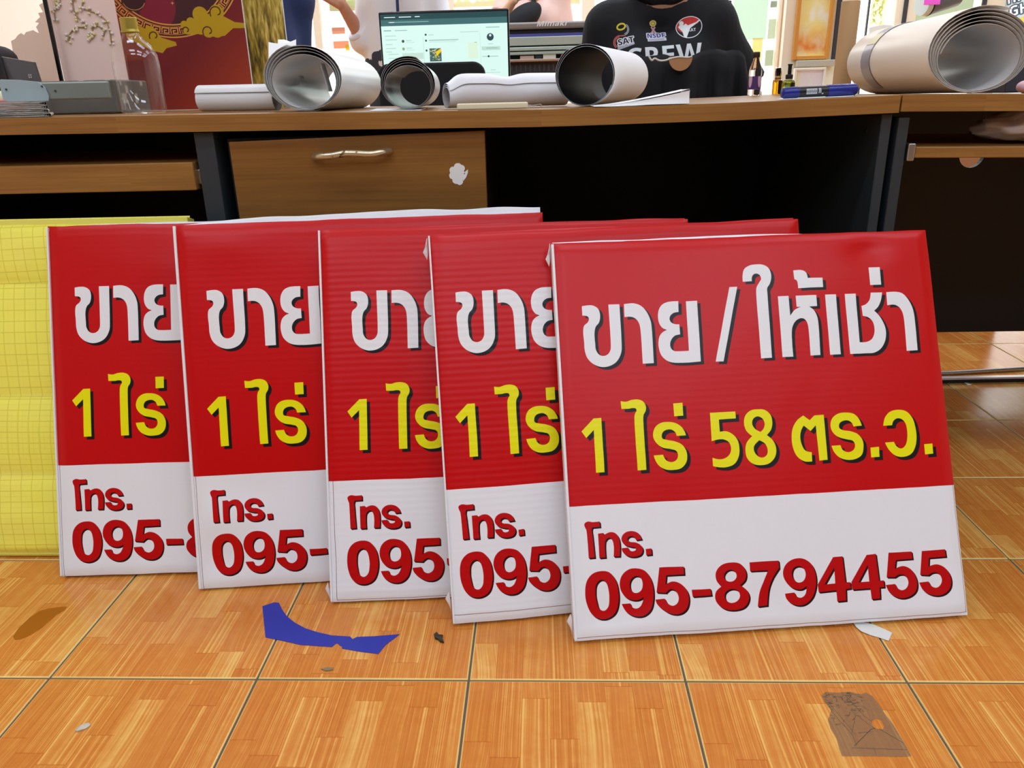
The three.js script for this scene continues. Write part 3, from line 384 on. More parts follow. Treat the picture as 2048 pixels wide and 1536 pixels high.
  // two metal bars under the right desk
  const p0 = atY(1886, 751), p1 = atY(2048, 741.5), d0 = p1.clone().sub(p0).normalize();
  tag(part('metal_bar', rod(p0.clone().addScaledVector(d0, -0.06).setY(0.0065), p1.clone().addScaledVector(d0, 0.45).setY(0.0065), 0.0062), M.steel), 'thin round steel bar lying on the floor under the desk, farther one', 'bar');
  const q0 = atY(1888, 765), q1 = atY(2048, 762), e0 = q1.clone().sub(q0), len = e0.length() + 0.95;
  const g = thing('metal_channel', 'pale square metal channel lying on the floor under the desk, nearer one', 'bar', [(q0.x + q1.x) / 2, 0, (q0.z + q1.z) / 2], -Math.atan2(e0.z, e0.x));
  part('channel', merged([box(len, 0.0015, 0.016, 0, 0.0145, 0, 0.0005), box(len, 0.0105, 0.0015, 0, 0.009, -0.0075, 0.0005), box(len, 0.004, 0.0015, 0, 0.012, 0.0075, 0.0005)]), mat('#d8d2d2', 0.35, { metalness: 0.6 }), g);
  part('shadow_strip', box(len, 0.0085, 0.014, 0, 0.0045, 0.001, 0.001), M.black, g);  // black strip stands in for the dark shadow beneath the channel
}

// ---------------------------------------------------------------- on the counter: rolls, papers, tools
// a rolled sheet: a spiral of several turns between two end centres, oval across
function spiralRoll(near, far, o) {
  const axis = far.clone().sub(near).normalize(), side = axis.clone().cross(V(0, 1, 0)).normalize(), up = side.clone().cross(axis);   // side points right for a roll that runs away from us
  const N = Math.round(o.turns * 40), L = o.long ?? 10, pinch = o.pinch ?? (() => 1);
  const g = thickSheet((u, v) => {
    const th = o.start + u * o.turns * 2 * Math.PI, k = 1 - (o.gap * u * o.turns) / o.ry, wob = 1 + (o.wobble ?? 0) * Math.sin(th * 2.3 + v * 2), c = near.clone().lerp(far, v), q = pinch(v, th);
    const skew = (o.skew ?? 0) * (u - 0.5) * (1 - v);
    return c.addScaledVector(side, Math.cos(th) * o.rx * k * wob * q).addScaledVector(up, Math.sin(th) * o.ry * k * wob * q + (o.ry * (k * q - 1)) * (o.sink ?? 0.75)).addScaledVector(axis, skew);
  }, N, L, o.thick);
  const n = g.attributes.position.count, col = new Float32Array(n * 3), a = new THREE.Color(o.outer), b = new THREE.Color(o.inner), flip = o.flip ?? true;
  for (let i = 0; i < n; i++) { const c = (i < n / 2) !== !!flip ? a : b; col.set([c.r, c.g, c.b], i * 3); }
  g.setAttribute('color', new THREE.BufferAttribute(col, 3)); return g;
}
const rollMat = (r, more = {}) => new THREE.MeshPhysicalMaterial({ color: '#ffffff', vertexColors: true, roughness: r, ...more });
// world centre of a roll end whose lowest point rests on the desk
function rest(pxx, z, ry) { const p = at(pxx, 180, z); p.y = topY(p.x) + ry + 0.0022; return p; }
{
  const A = thing('paper_roll', 'large loose white paper roll with glossy grey inside, leftmost of the open rolls', 'roll');
  let near = rest(609, -1.50, 0.057), far = rest(704, -1.92, 0.052);
  part('rolled_sheet', spiralRoll(near, far, { rx: 0.071, ry: 0.057, turns: 4.4, gap: 0.0028, thick: 0.0007, start: 1.9, outer: '#f2f1ef', inner: '#e6e3df', wobble: 0.008 }), rollMat(0.28), A);
  part('loose_corner', thickSheet((u, v) => at(537 + u * 55, mix(118 - 26 * u, 84 - 6 * u, v) + 6 * Math.sin(u * 3), -1.56 - v * 0.04), 6, 5, 0.0005), M.paper, A);
  part('loose_corner', thickSheet((u, v) => at(556 + u * 100, mix(104 - 8 * Math.sin(u * 3.1), 79 + u * 30 - 4 * Math.sin(u * 9), v), -1.60 - v * 0.05), 8, 5, 0.0005), M.paper, A);
  for (const [a, b, c] of [[585, 148, 0.02], [598, 156, 0.05], [590, 168, 0.09]]) part('printed_stroke', (() => { const g = box(0.02, 0.005, 0.0006, 0, 0, 0, 0.0002); const p = at(a, b, -1.74 + c); g.rotateZ(0.15); g.translate(p.x, p.y, p.z); return g; })(), M.paper, A);
  part('inner_strip', thickSheet((u, v) => at(640 + u * 9 + v * 16, 127 + v * 56, -1.505 - 0.1 * u), 3, 8, 0.0006), M.paper, A);

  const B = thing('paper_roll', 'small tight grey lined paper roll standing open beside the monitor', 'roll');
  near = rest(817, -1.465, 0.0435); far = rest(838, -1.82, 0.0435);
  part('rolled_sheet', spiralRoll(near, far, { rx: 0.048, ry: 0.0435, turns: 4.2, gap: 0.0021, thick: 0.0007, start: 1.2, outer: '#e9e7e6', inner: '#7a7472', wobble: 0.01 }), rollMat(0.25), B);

  const C = thing('paper_roll', 'white creased paper roll lying lengthwise between the open rolls', 'roll');
  near = rest(892, -1.545, 0.030); far = rest(1128, -1.655, 0.030);
  part('rolled_sheet', spiralRoll(near, far, { rx: 0.030, ry: 0.030, turns: 2.3, gap: 0.0024, thick: 0.0006, start: 0.4, outer: '#eeedee', inner: '#e6e4e4', long: 40, sink: 1, pinch: (v, th) => 1 - 0.16 * Math.exp(-(((v - 0.48) / 0.1) ** 2)) * (0.4 + 0.6 * Math.cos(th + 0.9) ** 2) - 0.28 * Math.exp(-((v / 0.07) ** 2)) }), rollMat(0.4), C);

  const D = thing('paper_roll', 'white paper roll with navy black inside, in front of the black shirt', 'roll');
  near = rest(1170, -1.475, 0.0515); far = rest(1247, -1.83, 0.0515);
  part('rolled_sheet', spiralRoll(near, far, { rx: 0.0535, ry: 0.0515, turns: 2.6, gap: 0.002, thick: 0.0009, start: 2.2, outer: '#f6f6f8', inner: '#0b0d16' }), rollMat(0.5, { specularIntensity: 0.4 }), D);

  const E = thing('paper_roll', 'huge cream wrapped paper roll with grey tape at the right end of the counter', 'roll');
  near = rest(1947, -1.50, 0.070); far = rest(1764, -1.97, 0.068);
  part('rolled_sheet', spiralRoll(near, far, { rx: 0.086, ry: 0.070, turns: 5.3, gap: 0.0033, thick: 0.0011, start: 1.1, outer: '#fdf0e0', inner: '#e2e0de', wobble: 0.006 }), rollMat(0.3), E);
  const bandA = near.clone().lerp(far, 0.66), bandB = near.clone().lerp(far, 0.78);
  part('tape_band', spiralRoll(bandA, bandB, { rx: 0.0872, ry: 0.0712, turns: 0.42, gap: 0, thick: 0.0004, start: 1.45, outer: '#b3adb2', inner: '#b3adb2', long: 2 }), rollMat(0.25), E);
  part('label', spiralRoll(near.clone().lerp(far, 0.655), near.clone().lerp(far, 0.775), { rx: 0.0878, ry: 0.0718, turns: 0.055, gap: 0, thick: 0.0004, start: 2.36, outer: '#efe6b8', inner: '#efe6b8', long: 2 }), rollMat(0.5), E);
  part('loose_corner', thickSheet((u, v) => at(mix(1880, 1966, u) - v * 30 * (1 - u), mix(56, 20, u) + v * (22 - 14 * u), -1.60 - 0.05 * (1 - u) - 0.03 * v), 8, 5, 0.0008), mat('#ece2cf', 0.45), E);
  part('loose_corner', thickSheet((u, v) => at(mix(1738, 1800, u), mix(56 - 6 * Math.sin(u * 3), 74, v), -1.98 + 0.02 * v), 6, 5, 0.0008), mat('#ece2cf', 0.45), E);

  const F = thing('paper_roll', 'thin white paper roll lying behind the large loose roll at its left', 'roll');
  near = rest(400, -1.60, 0.024); far = rest(552, -1.58, 0.024);
  part('rolled_sheet', spiralRoll(near, far, { rx: 0.024, ry: 0.024, turns: 2.4, gap: 0.0022, thick: 0.0006, start: 0.4, outer: '#e6e5e3', inner: '#e0dedc', sink: 1 }), rollMat(0.4), F);
}
// a sheet lying on the desk: px outline of its corners at the desk's height
const lie = (list, lift = 0.0006, t = 0.0005) => { const q = list.map(([a, z]) => { const p = at(a, 180, z); return V(p.x, 0, p.z); }); const g = flat(q, t, 0), p = g.attributes.position; for (let i = 0; i < p.count; i++) p.setY(i, p.getY(i) + topY(p.getX(i)) + lift); g.computeVertexNormals(); return g; };
tag(part('paper_sheet', lie([[735, -1.43], [838, -1.40], [850, -1.62], [750, -1.66]]), M.paper), 'flat white sheet under the small grey roll', 'paper');
tag(part('paper_sheet', lie([[1556, -1.40], [1708, -1.40], [1716, -1.56], [1575, -1.58]]), M.paper), 'flat white sheet under the blue marker', 'paper');
{ // folded paper right of the navy roll: a flattened loop, open and higher at its right end
  const g = thing('folded_paper', 'folded white paper lying right of the navy lined roll', 'paper');
  const a = at(1186, 180, -1.40), b = at(1374, 180, -1.40), y = topY(b.x) + 0.001;
  part('lower_leaf', thickSheet((u, v) => V(mix(a.x, b.x, u), topY(mix(a.x, b.x, u)) + 0.0012 + 0.001 * noise(u * 5, v * 4, 3), mix(-1.37, -1.465, v)), 16, 6, 0.0006), M.paper, g);
  part('front_leaf', thickSheet((u, v) => V(mix(a.x, b.x, u), topY(mix(a.x, b.x, u)) + 0.0016 + v * 0.0195 * u ** 1.5, -1.372 - 0.002 * Math.sin(v * 3) - 0.004 * v), 16, 4, 0.0006), M.paper, g);
  part('upper_leaf', thickSheet((u, v) => V(mix(a.x, b.x, u) + 0.002 * Math.sin(v * 7), topY(mix(a.x, b.x, u)) + 0.002 + 0.021 * u ** 1.5 + 0.0012 * noise(u * 6, v * 5, 5), mix(-1.378, -1.465, v)), 16, 6, 0.0006), M.paper, g);
  part('end_fold', thickSheet((u, v) => V(b.x + 0.0015 * Math.sin(v * 9), y + 0.001 + u * 0.02, mix(-1.376, -1.465, v)), 5, 6, 0.0006), M.paper, g);
}
{ // cutter with a bent wire hook
  const c = at(984, 180, -1.395), y = topY(c.x), g = thing('hook_tool', 'cream handled wire hook tool on the counter edge', 'tool', [c.x, y, c.z], 0.02);
  part('handle', box(0.120, 0.0105, 0.014, 0, 0.0062, 0, 0.003), M.cream, g);
  part('hook', tube([[0.058, 0.006, 0], [0.072, 0.0058, 0], [0.079, 0.0068, 0], [0.083, 0.0055, 0], [0.0815, 0.003, 0]], 0.0007, 20, 6), M.steel, g);
  part('grip_ribs', merged([...Array(9)].map((_, i) => box(0.0012, 0.0004, 0.010, -0.045 + i * 0.006, 0.0115, 0, 0.0001))), mat('#c9bd92', 0.6), g);
}
{ // marker
  const a = at(1563, 190, -1.43), b = at(1712, 178, -1.45), r = 0.0092; a.y = topY(a.x) + r + 0.0014; b.y = topY(b.x) + r + 0.0014;
  const g = thing('marker_pen', 'thick blue marker pen with black label lying on a white sheet', 'pen', a.toArray()), d = b.clone().sub(a), L = d.length();
  g.quaternion.setFromUnitVectors(V(1, 0, 0), d.normalize());
  const along = (prof, sides = 28) => { const q = lathe(prof, sides); q.rotateZ(-Math.PI / 2); return q; };
  const label = canvas(512, 256, (c, w, h) => { c.fillStyle = '#17191d'; c.fillRect(0, 0, w, h); c.fillStyle = '#b9bcc0'; c.fillRect(120, 96, 190, 44); c.fillStyle = '#2a2d33'; c.font = 'bold 30px monospace'; const R = rng(3); for (let i = 0; i < 26; i++) c.fillRect(126 + i * 7, 104 + R() * 10, 3, 12 + R() * 14); c.fillStyle = '#d4d6d8'; c.font = 'bold 58px sans-serif'; c.fillText('M', 330, 142); c.fillRect(395, 92, 26, 10); });
  const blue = mat('#1b2580', 0.25);
  part('tail', along([[0, 0], [0.0075, 0.0006], [r, 0.004], [r, 0.028], [r - 0.0006, 0.028]]), blue, g);
  const bar = along([[r - 0.0004, 0.028], [r - 0.0004, L - 0.053]]); { const u = bar.attributes.uv; for (let i = 0; i < u.count; i++) u.setXY(i, u.getY(i), u.getX(i) * 1.0 + 0.55); }
  label.wrapS = label.wrapT = THREE.RepeatWrapping; part('barrel', bar, mat('#ffffff', 0.3, { map: label }), g);
  part('cap', along([[r - 0.001, L - 0.053], [r + 0.0006, L - 0.0525], [r + 0.0006, L - 0.003], [r - 0.001, L], [0.004, L], [0.004, L - 0.004], [0, L - 0.004]]), blue, g);
}
// bottles at the back of the counter
function bottle(name, label, pxx, z, parts, flatten = 1) {
  const p = at(pxx, 180, z), g = thing(name, label, 'bottle', [p.x, topY(p.x) + 0.0005, z]);
  for (const [n, prof, m] of parts) { const q = lathe(prof, 36); q.scale(1, 1, flatten); part(n, q, m, g); }
  return g;
}
const liquid = (c, d = 0.03) => new THREE.MeshPhysicalMaterial({ color: '#ffffff', roughness: 0.03, transmission: 1, thickness: 0.02, ior: 1.4, attenuationColor: new THREE.Color(c), attenuationDistance: d });
const capGold = mat('#b9a44a', 0.35, { metalness: 0.7 });
bottle('glass_flask', 'clear flat glass bottle with gold screw cap on the left counter', 281, -1.52, [
  ['flask', [[0, 0], [0.038, 0.001], [0.0425, 0.006], [0.043, 0.085], [0.0415, 0.1], [0.034, 0.117], [0.022, 0.128], [0.0155, 0.135], [0.0145, 0.148], [0.0125, 0.148], [0.013, 0.135], [0.02, 0.126], [0.032, 0.1155], [0.039, 0.099], [0.0405, 0.085], [0.040, 0.008], [0, 0.0035]], M.glass],
  ['cap', [[0, 0.164], [0.0148, 0.164], ...[...Array(6)].flatMap((_, i) => [[0.0156, 0.1625 - i * 0.0034], [0.0149, 0.1608 - i * 0.0034]]), [0.0166, 0.1415], [0.0166, 0.139], [0.0155, 0.139]], capGold],
], 0.62);
bottle('drink_bottle', 'clear bottle with purple label beside the black sleeve', 1508, -2.02, [
  ['body', [[0, 0], [0.0135, 0.0005], [0.015, 0.003], [0.015, 0.055], [0.0125, 0.066], [0.0075, 0.078], [0.0068, 0.086], [0, 0.086]], liquid('#f3e7d0', 0.08)],
  ['label', [[0.0152, 0.014], [0.0153, 0.0145], [0.0153, 0.043], [0.0152, 0.0435]], mat('#ffffff', 0.5, { map: canvas(256, 64, (c, w, h) => { c.fillStyle = '#4a2a63'; c.fillRect(0, 0, w, h); c.fillStyle = '#d9aec0'; for (let i = 0; i < 4; i++) { c.beginPath(); c.arc(24 + i * 64, 26, 14, 0, 7); c.fill(); } c.fillStyle = '#e8c9d2'; c.fillRect(0, 44, w, 10); }) })],
  ['cap', [[0, 0.097], [0.0075, 0.097], [0.0078, 0.095], [0.0078, 0.085], [0, 0.085]], mat('#3b2c22', 0.4)],
]);
bottle('perfume_bottle', 'small amber spray bottle with clear cap, left of the green dropper bottle', 1554, -2.0, [
  ['body', [[0, 0], [0.0105, 0.0005], [0.0112, 0.003], [0.0112, 0.030], [0.0095, 0.0335], [0, 0.0335]], liquid('#e0a21c', 0.02)],
  ['collar', [[0, 0.042], [0.007, 0.042], [0.0072, 0.034], [0, 0.034]], mat('#b98a4a', 0.35, { metalness: 0.5 })],
  ['cap', [[0, 0.060], [0.007, 0.060], [0.0076, 0.058], [0.0076, 0.042], [0, 0.042]], liquid('#eef0ee', 0.1)],
]);
bottle('dropper_bottle', 'green glass dropper bottle with black pipette cap', 1576, -1.97, [
  ['body', [[0, 0], [0.0142, 0.0005], [0.0152, 0.003], [0.0152, 0.024], [0.013, 0.0295], [0.008, 0.0325], [0, 0.0325]], liquid('#a8c832', 0.03)],
  ['collar', [[0, 0.0435], [0.0075, 0.0435], [0.0082, 0.042], [0.0082, 0.035], [0.0075, 0.0335], [0, 0.0335]], M.black],
  ['pipette', [[0, 0.066], [0.0052, 0.066], [0.0055, 0.064], [0.0042, 0.062], [0.0042, 0.0435], [0, 0.0435]], M.black],
]);
{ // cardboard tube
  const p = at(1682, 180, -2.06), g = thing('cardboard_tube', 'tall brown cardboard tube standing on the counter', 'tube', [p.x, topY(p.x) + 0.0005, -2.06]), h = 0.204;
  const q = lathe([[0.0178, 0.004], [0.0188, 0], [0.0212, 0], [0.0212, h], [0.0182, h], [0.0178, h - 0.004], [0.0178, 0.004]], 36); part('tube_wall', q, mat('#cda575', 0.8), g);
}
{ // newspapers, folded, one upon the other
  const lab = ['bottom', 'second', 'third', 'top'];
  for (let k = 0; k < 4; k++) {
    const R = rng(40 + k), x1 = at(114 - k * 5, 180, -1.42).x, y0 = topY(x1) + 0.0012 + k * 0.0062, T = 0.0050, x0 = x1 - 0.30, cols = ['#d8cfc0', '#e2dbd0', '#c9b8a6', '#e4dcd6'];
    const g = thing('folded_newspaper', ['lowest folded newspaper of the stack at the left counter end', 'second lowest folded newspaper of the left stack', 'third folded newspaper from the counter in the left stack', 'topmost folded newspaper of the left stack'][k], 'newspaper', [0, 0, 0], 0, 'newspapers stacked on the left counter end');
    const ink = pixels(256, 256, (u, v) => { const t = noise(u * 60, v * 120, k) > 0.62 && noise(u * 5, v * 5, k + 4) > 0.35 ? 60 : 0; const c = new THREE.Color(cols[k]); return [c.r * 0 + 218 - t, 210 - t, 196 - t]; });
    for (let s = 0; s < 4; s++) part('leaf', thickSheet((u, v) => { const th = u * 2 - 1, w = (T / 2 - 0.0003 - s * 0.00058), x = Math.abs(th) < 0.2 ? x1 - 0.004 * s - w + w * Math.cos(th * 5 * Math.PI / 2) : mix(x1 - 0.004 * s - w, x0, (Math.abs(th) - 0.2) / 0.8), y = y0 + T / 2 + (Math.abs(th) < 0.2 ? w * Math.sin(th * 5 * Math.PI / 2) : Math.sign(th) * w); return V(x + 0.004 * noise(v * 3, k, 2) - v * 0.115, y + 0.0004 * noise(u * 9, v * 9, k), mix(-1.385 - 0.004 * k, -1.58, v)); }, 30, 8, 0.0005), mat('#ffffff', 0.85, { map: ink }), g);
  }
}
{ // aluminium profile with a clear plastic end cover, lying on the newspapers
  const a = at(12, 190, -1.455), b = at(222, 190, -1.515), y = topY(a.x) + 0.0265, L = a.distanceTo(b), g = thing('metal_profile', 'grey aluminium profile with rounded plastic end cover on the newspapers', 'profile', [a.x, y, a.z], -Math.atan2(b.z - a.z, b.x - a.x));
  part('profile_bar', box(L, 0.030, 0.022, L / 2, 0.016, 0, 0.003), mat('#8f978f', 0.4, { metalness: 0.5 }), g);
  part('end_cover', (() => { const q = slab([[-0.002, 0.004], [0.004, 0], [0.068, 0], [0.07, 0.008], [0.067, 0.022], [0.058, 0.031], [0.03, 0.0345], [0.001, 0.036], [-0.002, 0.032]], 0.0025, 0.0008); q.translate(0, 0, 0.0125); return q; })(), mat('#9fb0b2', 0.18), g);
  for (const [x, yy] of [[0.006, 0.02], [0.063, 0.024], [0.082, 0.016]]) part('screw', (() => { const q = new THREE.CylinderGeometry(0.0018, 0.0018, 0.002, 12); q.rotateX(Math.PI / 2); q.translate(x, yy, x > 0.07 ? 0.0115 : 0.0165); return q; })(), M.frameDark, g);
}
{ // dusty dark control box with a lifted glossy lid
  const a = at(24, 150, -1.66), b = at(226, 150, -1.66), y = topY(a.x), g = thing('control_box', 'dusty dark grey box with raised glossy lid behind the aluminium profile', 'box', [0, 0, 0]);
  const dust = pixels(256, 256, (u, v) => { const d = fbm(u * 14, v * 14, 3) * 40 + (hash(Math.floor(u * 90), Math.floor(v * 60), 5) > 0.93 ? 70 : 0); return [78 + d, 74 + d, 68 + d * 0.9]; });
  part('case', span(a.x, b.x, y + 0.0005, y + 0.064, -1.80, -1.655, 0.004), mat('#ffffff', 0.7, { map: dust }), g);
  const l0 = at(8, 130, -1.67), l1 = at(72, 130, -1.67), lid = slab([[l0.x + 0.007, y + 0.064], [l1.x, y + 0.064], [l1.x - 0.004, y + 0.100], [l0.x - 0.001, y + 0.112]], 0.006, 0.001); lid.translate(0, 0, -1.676);
  part('lid', lid, mat('#5b5758', 0.2), g);
  part('lid_mark', merged([0, 1].flatMap((i) => [0, 1].map((j) => box(0.003, 0.003, 0.0005, l1.x - 0.018 + i * 0.004, y + 0.073 + j * 0.004, -1.668, 0.0001)))), mat('#b5aca4', 0.4), g);
  part('edge_strip', rod([a.x - 0.003, y + 0.001, -1.650], [l0.x - 0.002, y + 0.112, -1.667], 0.0028), M.black, g);
}
{ // small things at the left end
  const p = at(4, 165, -1.72); const g = new THREE.SphereGeometry(0.03, 24, 16); g.scale(1, 0.62, 0.8); g.translate(p.x - 0.012, topY(p.x) + 0.031, p.z);
  tag(part('cream_cushion', g, mat('#efe6c2', 0.85)), 'small cream padded pouch at the left end of the counter', 'pouch');
  const q = at(10, 195, -1.62), f = span(q.x - 0.16, q.x + 0.035, topY(q.x) + 0.0275, topY(q.x) + 0.0285, -1.60, -1.47); tag(part('pink_folder', (() => { const k = span(q.x - 0.2, q.x + 0.03, 0, 0.030, -1.645, -1.625, 0.002); k.translate(0, topY(q.x) + 0.0008, 0); return k; })(), mat('#d98a85', 0.7)), 'pink paper folder on edge behind the newspapers', 'folder');
}
{ // white plastic bag on the right keyboard tray
  const c = at(2010, 262, -1.56), g = new THREE.IcosahedronGeometry(1, 5), p = g.attributes.position;
  for (let i = 0; i < p.count; i++) { const x = p.getX(i), y = p.getY(i), z = p.getZ(i), r = 0.86 + 0.34 * (fbm(x * 2.2 + 5, y * 2.2 + z * 1.7, 6) - 0.4) + 0.42 * Math.abs(noise(x * 6 + 9, y * 6 + z * 5, 8) - 0.5) - 0.3 * Math.abs(noise(x * 11, y * 9 - z * 9, 3) - 0.5); p.setXYZ(i, x * r * 0.085, Math.max(-0.0225, y * r * 0.026 + 0.010 * Math.max(0, Math.sin(x * 5 + 2)) * (y > 0 ? 1 : 0)), z * r * 0.055); }
  const s = mergeVertices(g); s.computeVertexNormals(); s.translate(c.x - 0.035, 0.690, -1.45);
  tag(part('plastic_bag', s, mat('#efe4e0', 0.4, { transmission: 0.15, thickness: 0 })), 'crumpled whitish plastic bag on the keyboard tray of the right desk', 'bag');
}
{ // seen through the cable hole of the right desk
  const c = at(1943, 305, -2.7); tag(part('tall_carton', span(c.x - 0.18, c.x + 0.18, 0.0005, 0.72, -2.92, -2.68, 0.004), mat('#c98a5a', 0.8)), 'tall orange brown carton behind the cable hole of the right desk', 'carton');
}
{ // behind the huge roll
  const a = at(2016, 150, -1.72), y = topY(a.x);
  tag(part('dark_box', span(a.x, a.x + 0.20, y + 0.001, y + 0.055, -1.86, -1.72, 0.004), mat('#3a3c46', 0.4)), 'dark grey box at the right edge behind the huge roll', 'box');
  const b = at(2052, 168, -1.66), g = new THREE.SphereGeometry(0.016, 20, 14); g.scale(1, 0.75, 1); g.translate(b.x, topY(b.x) + 0.0125, b.z);
  tag(part('tissue_ball', g, mat('#eec4cf', 0.8)), 'small pink tissue ball at the right edge of the counter', 'tissue');
}
// ---------------------------------------------------------------- boards standing on the back edge of the desk
const festive = canvas(1160, 1400, (c, w, h) => {   // one canvas pixel is a quarter of a photo pixel; x = 0 is the left edge of the board, y grows downwards
  const gr = c.createLinearGradient(0, 0, w, h); gr.addColorStop(0, '#b0202c'); gr.addColorStop(0.35, '#8a1a22'); gr.addColorStop(0.6, '#7a1c20'); gr.addColorStop(1, '#c04a20'); c.fillStyle = gr; c.fillRect(0, 0, w, h);
  const cx = 548, cy = 133, R = 648; // ring centre: the ring's lowest point lies 272 px below the level that the picture's top cuts
  c.fillStyle = '#4a2024'; c.beginPath(); c.arc(cx, cy, R - 100, 0, 7); c.fill(); c.fillStyle = 'rgba(190,30,60,0.55)'; c.beginPath(); c.ellipse(cx - 120, cy + 420, 150, 190, 0.5, 0, 7); c.save(); c.clip(); c.beginPath(); c.arc(cx, cy, R - 100, 0, 7); c.fill(); c.restore();
  c.fillStyle = '#561218'; c.beginPath(); c.arc(cx, cy, R - 8, 0, 7); c.arc(cx, cy, R - 96, 0, 7, true); c.fill();
  c.strokeStyle = '#e0a048'; c.lineWidth = 12; for (const r of [R, R - 104]) { c.beginPath(); c.arc(cx, cy, r, 0, 7); c.stroke(); } c.lineWidth = 5; for (const r of [R - 22, R - 84]) { c.beginPath(); c.arc(cx, cy, r, 0, 7); c.stroke(); }
  c.strokeStyle = '#eda24a'; c.lineWidth = 9; c.lineJoin = 'miter';
  for (let i = 0; i < 48; i++) { c.save(); c.translate(cx, cy); c.rotate(i * Math.PI * 2 / 48); c.translate(0, R - 53); const s = 1.0; c.beginPath(); [[-34, -22], [26, -22], [26, 20], [-14, 20], [-14, -2], [8, -2]].forEach(([x, y], k) => c[k ? 'lineTo' : 'moveTo'](x * s, y * s)); c.moveTo(-34, -22); c.lineTo(-34, 22); c.stroke(); c.restore(); }
  c.fillStyle = '#e2b060'; c.save(); c.translate(565, 500); c.beginPath(); for (let i = 0; i < 8; i++) { const r = i % 2 ? 5 : 18; c.lineTo(r * Math.cos(i * Math.PI / 4), r * Math.sin(i * Math.PI / 4)); } c.fill(); c.restore();
  const y0 = 560 - 70; // level with the top edge of the picture
  const cloud = (blobs, tailPts, col = '#c8a012') => { c.fillStyle = col; c.strokeStyle = '#4a1a10'; c.lineWidth = 5; c.beginPath(); tailPts.forEach(([x, y], i) => c[i ? 'lineTo' : 'moveTo'](x, y + y0)); c.closePath(); c.fill(); for (const [x, y, r] of blobs) { c.beginPath(); c.arc(x, y + y0, r, 0, 7); c.fill(); } c.lineWidth = 9; for (const [x, y, r] of blobs.filter((b) => b[3])) { c.beginPath(); for (let a = 0; a < 5.2; a += 0.2) { const q = r * (1 - a * 0.13); c.lineTo(x + q * Math.cos(a + 2.6), y + y0 + q * Math.sin(a + 2.6)); } c.stroke(); } };
  cloud([[790, 110, 66], [935, 95, 62, 1], [840, 210, 56], [840, 250, 52, 1], [915, 255, 50], [700, 170, 40], [640, 190, 34], [650, 235, 34, 1], [770, 245, 30]], [[640, 200], [760, 120], [940, 100], [1010, 140], [1080, 180], [1160, 190], [1160, 232], [1060, 230], [980, 290], [900, 300], [760, 270], [650, 270]]);
  cloud([[165, 260, 50], [330, 240, 48], [360, 275, 46, 1], [240, 250, 60]], [[130, 260], [330, 220], [420, 290], [540, 330], [545, 360], [450, 380], [410, 420], [330, 400], [180, 320]]);
  c.strokeStyle = '#c99a58'; c.lineWidth = 6; c.fillStyle = '#3e1d20'; c.beginPath(); for (let i = 0; i <= 6; i++) c.arc(230 + Math.cos(i) * 60, y0 - 20 + Math.sin(i) * 44, 46, 0, 7); c.fill(); c.beginPath(); c.ellipse(232, y0 - 22, 96, 78, 0, 0.3, 2.9); c.stroke();
  c.fillStyle = '#e8740c'; c.beginPath(); c.moveTo(0, 0); c.lineTo(36, 0); c.lineTo(22, h); c.lineTo(0, h); c.fill();
});
function board(name, label, category, x0, x1, y1, z, face, extra) {
  const y0 = topY(clamp((x0 + x1) / 2, -1.3, 0.57)) + 0.0006, g = thing(name, label, category, [(x0 + x1) / 2, y0, z]), w = x1 - x0, h = y1 - y0;
  part('panel', box(w, h, 0.004, 0, h / 2, 0, 0.0008), M.white, g);
  if (face) { const f = new THREE.PlaneGeometry(w - 0.003, h - 0.003); f.translate(0, h / 2, 0.0026); part('print', thin(f), mat('#ffffff', 0.35, { map: face }), g); }
  part('rear_prop', span(-0.012, 0.012, 0.001, h * 0.4, -0.03, -0.003, 0.001), M.white, g);
  return g;
}
function thin(f) { return f; }
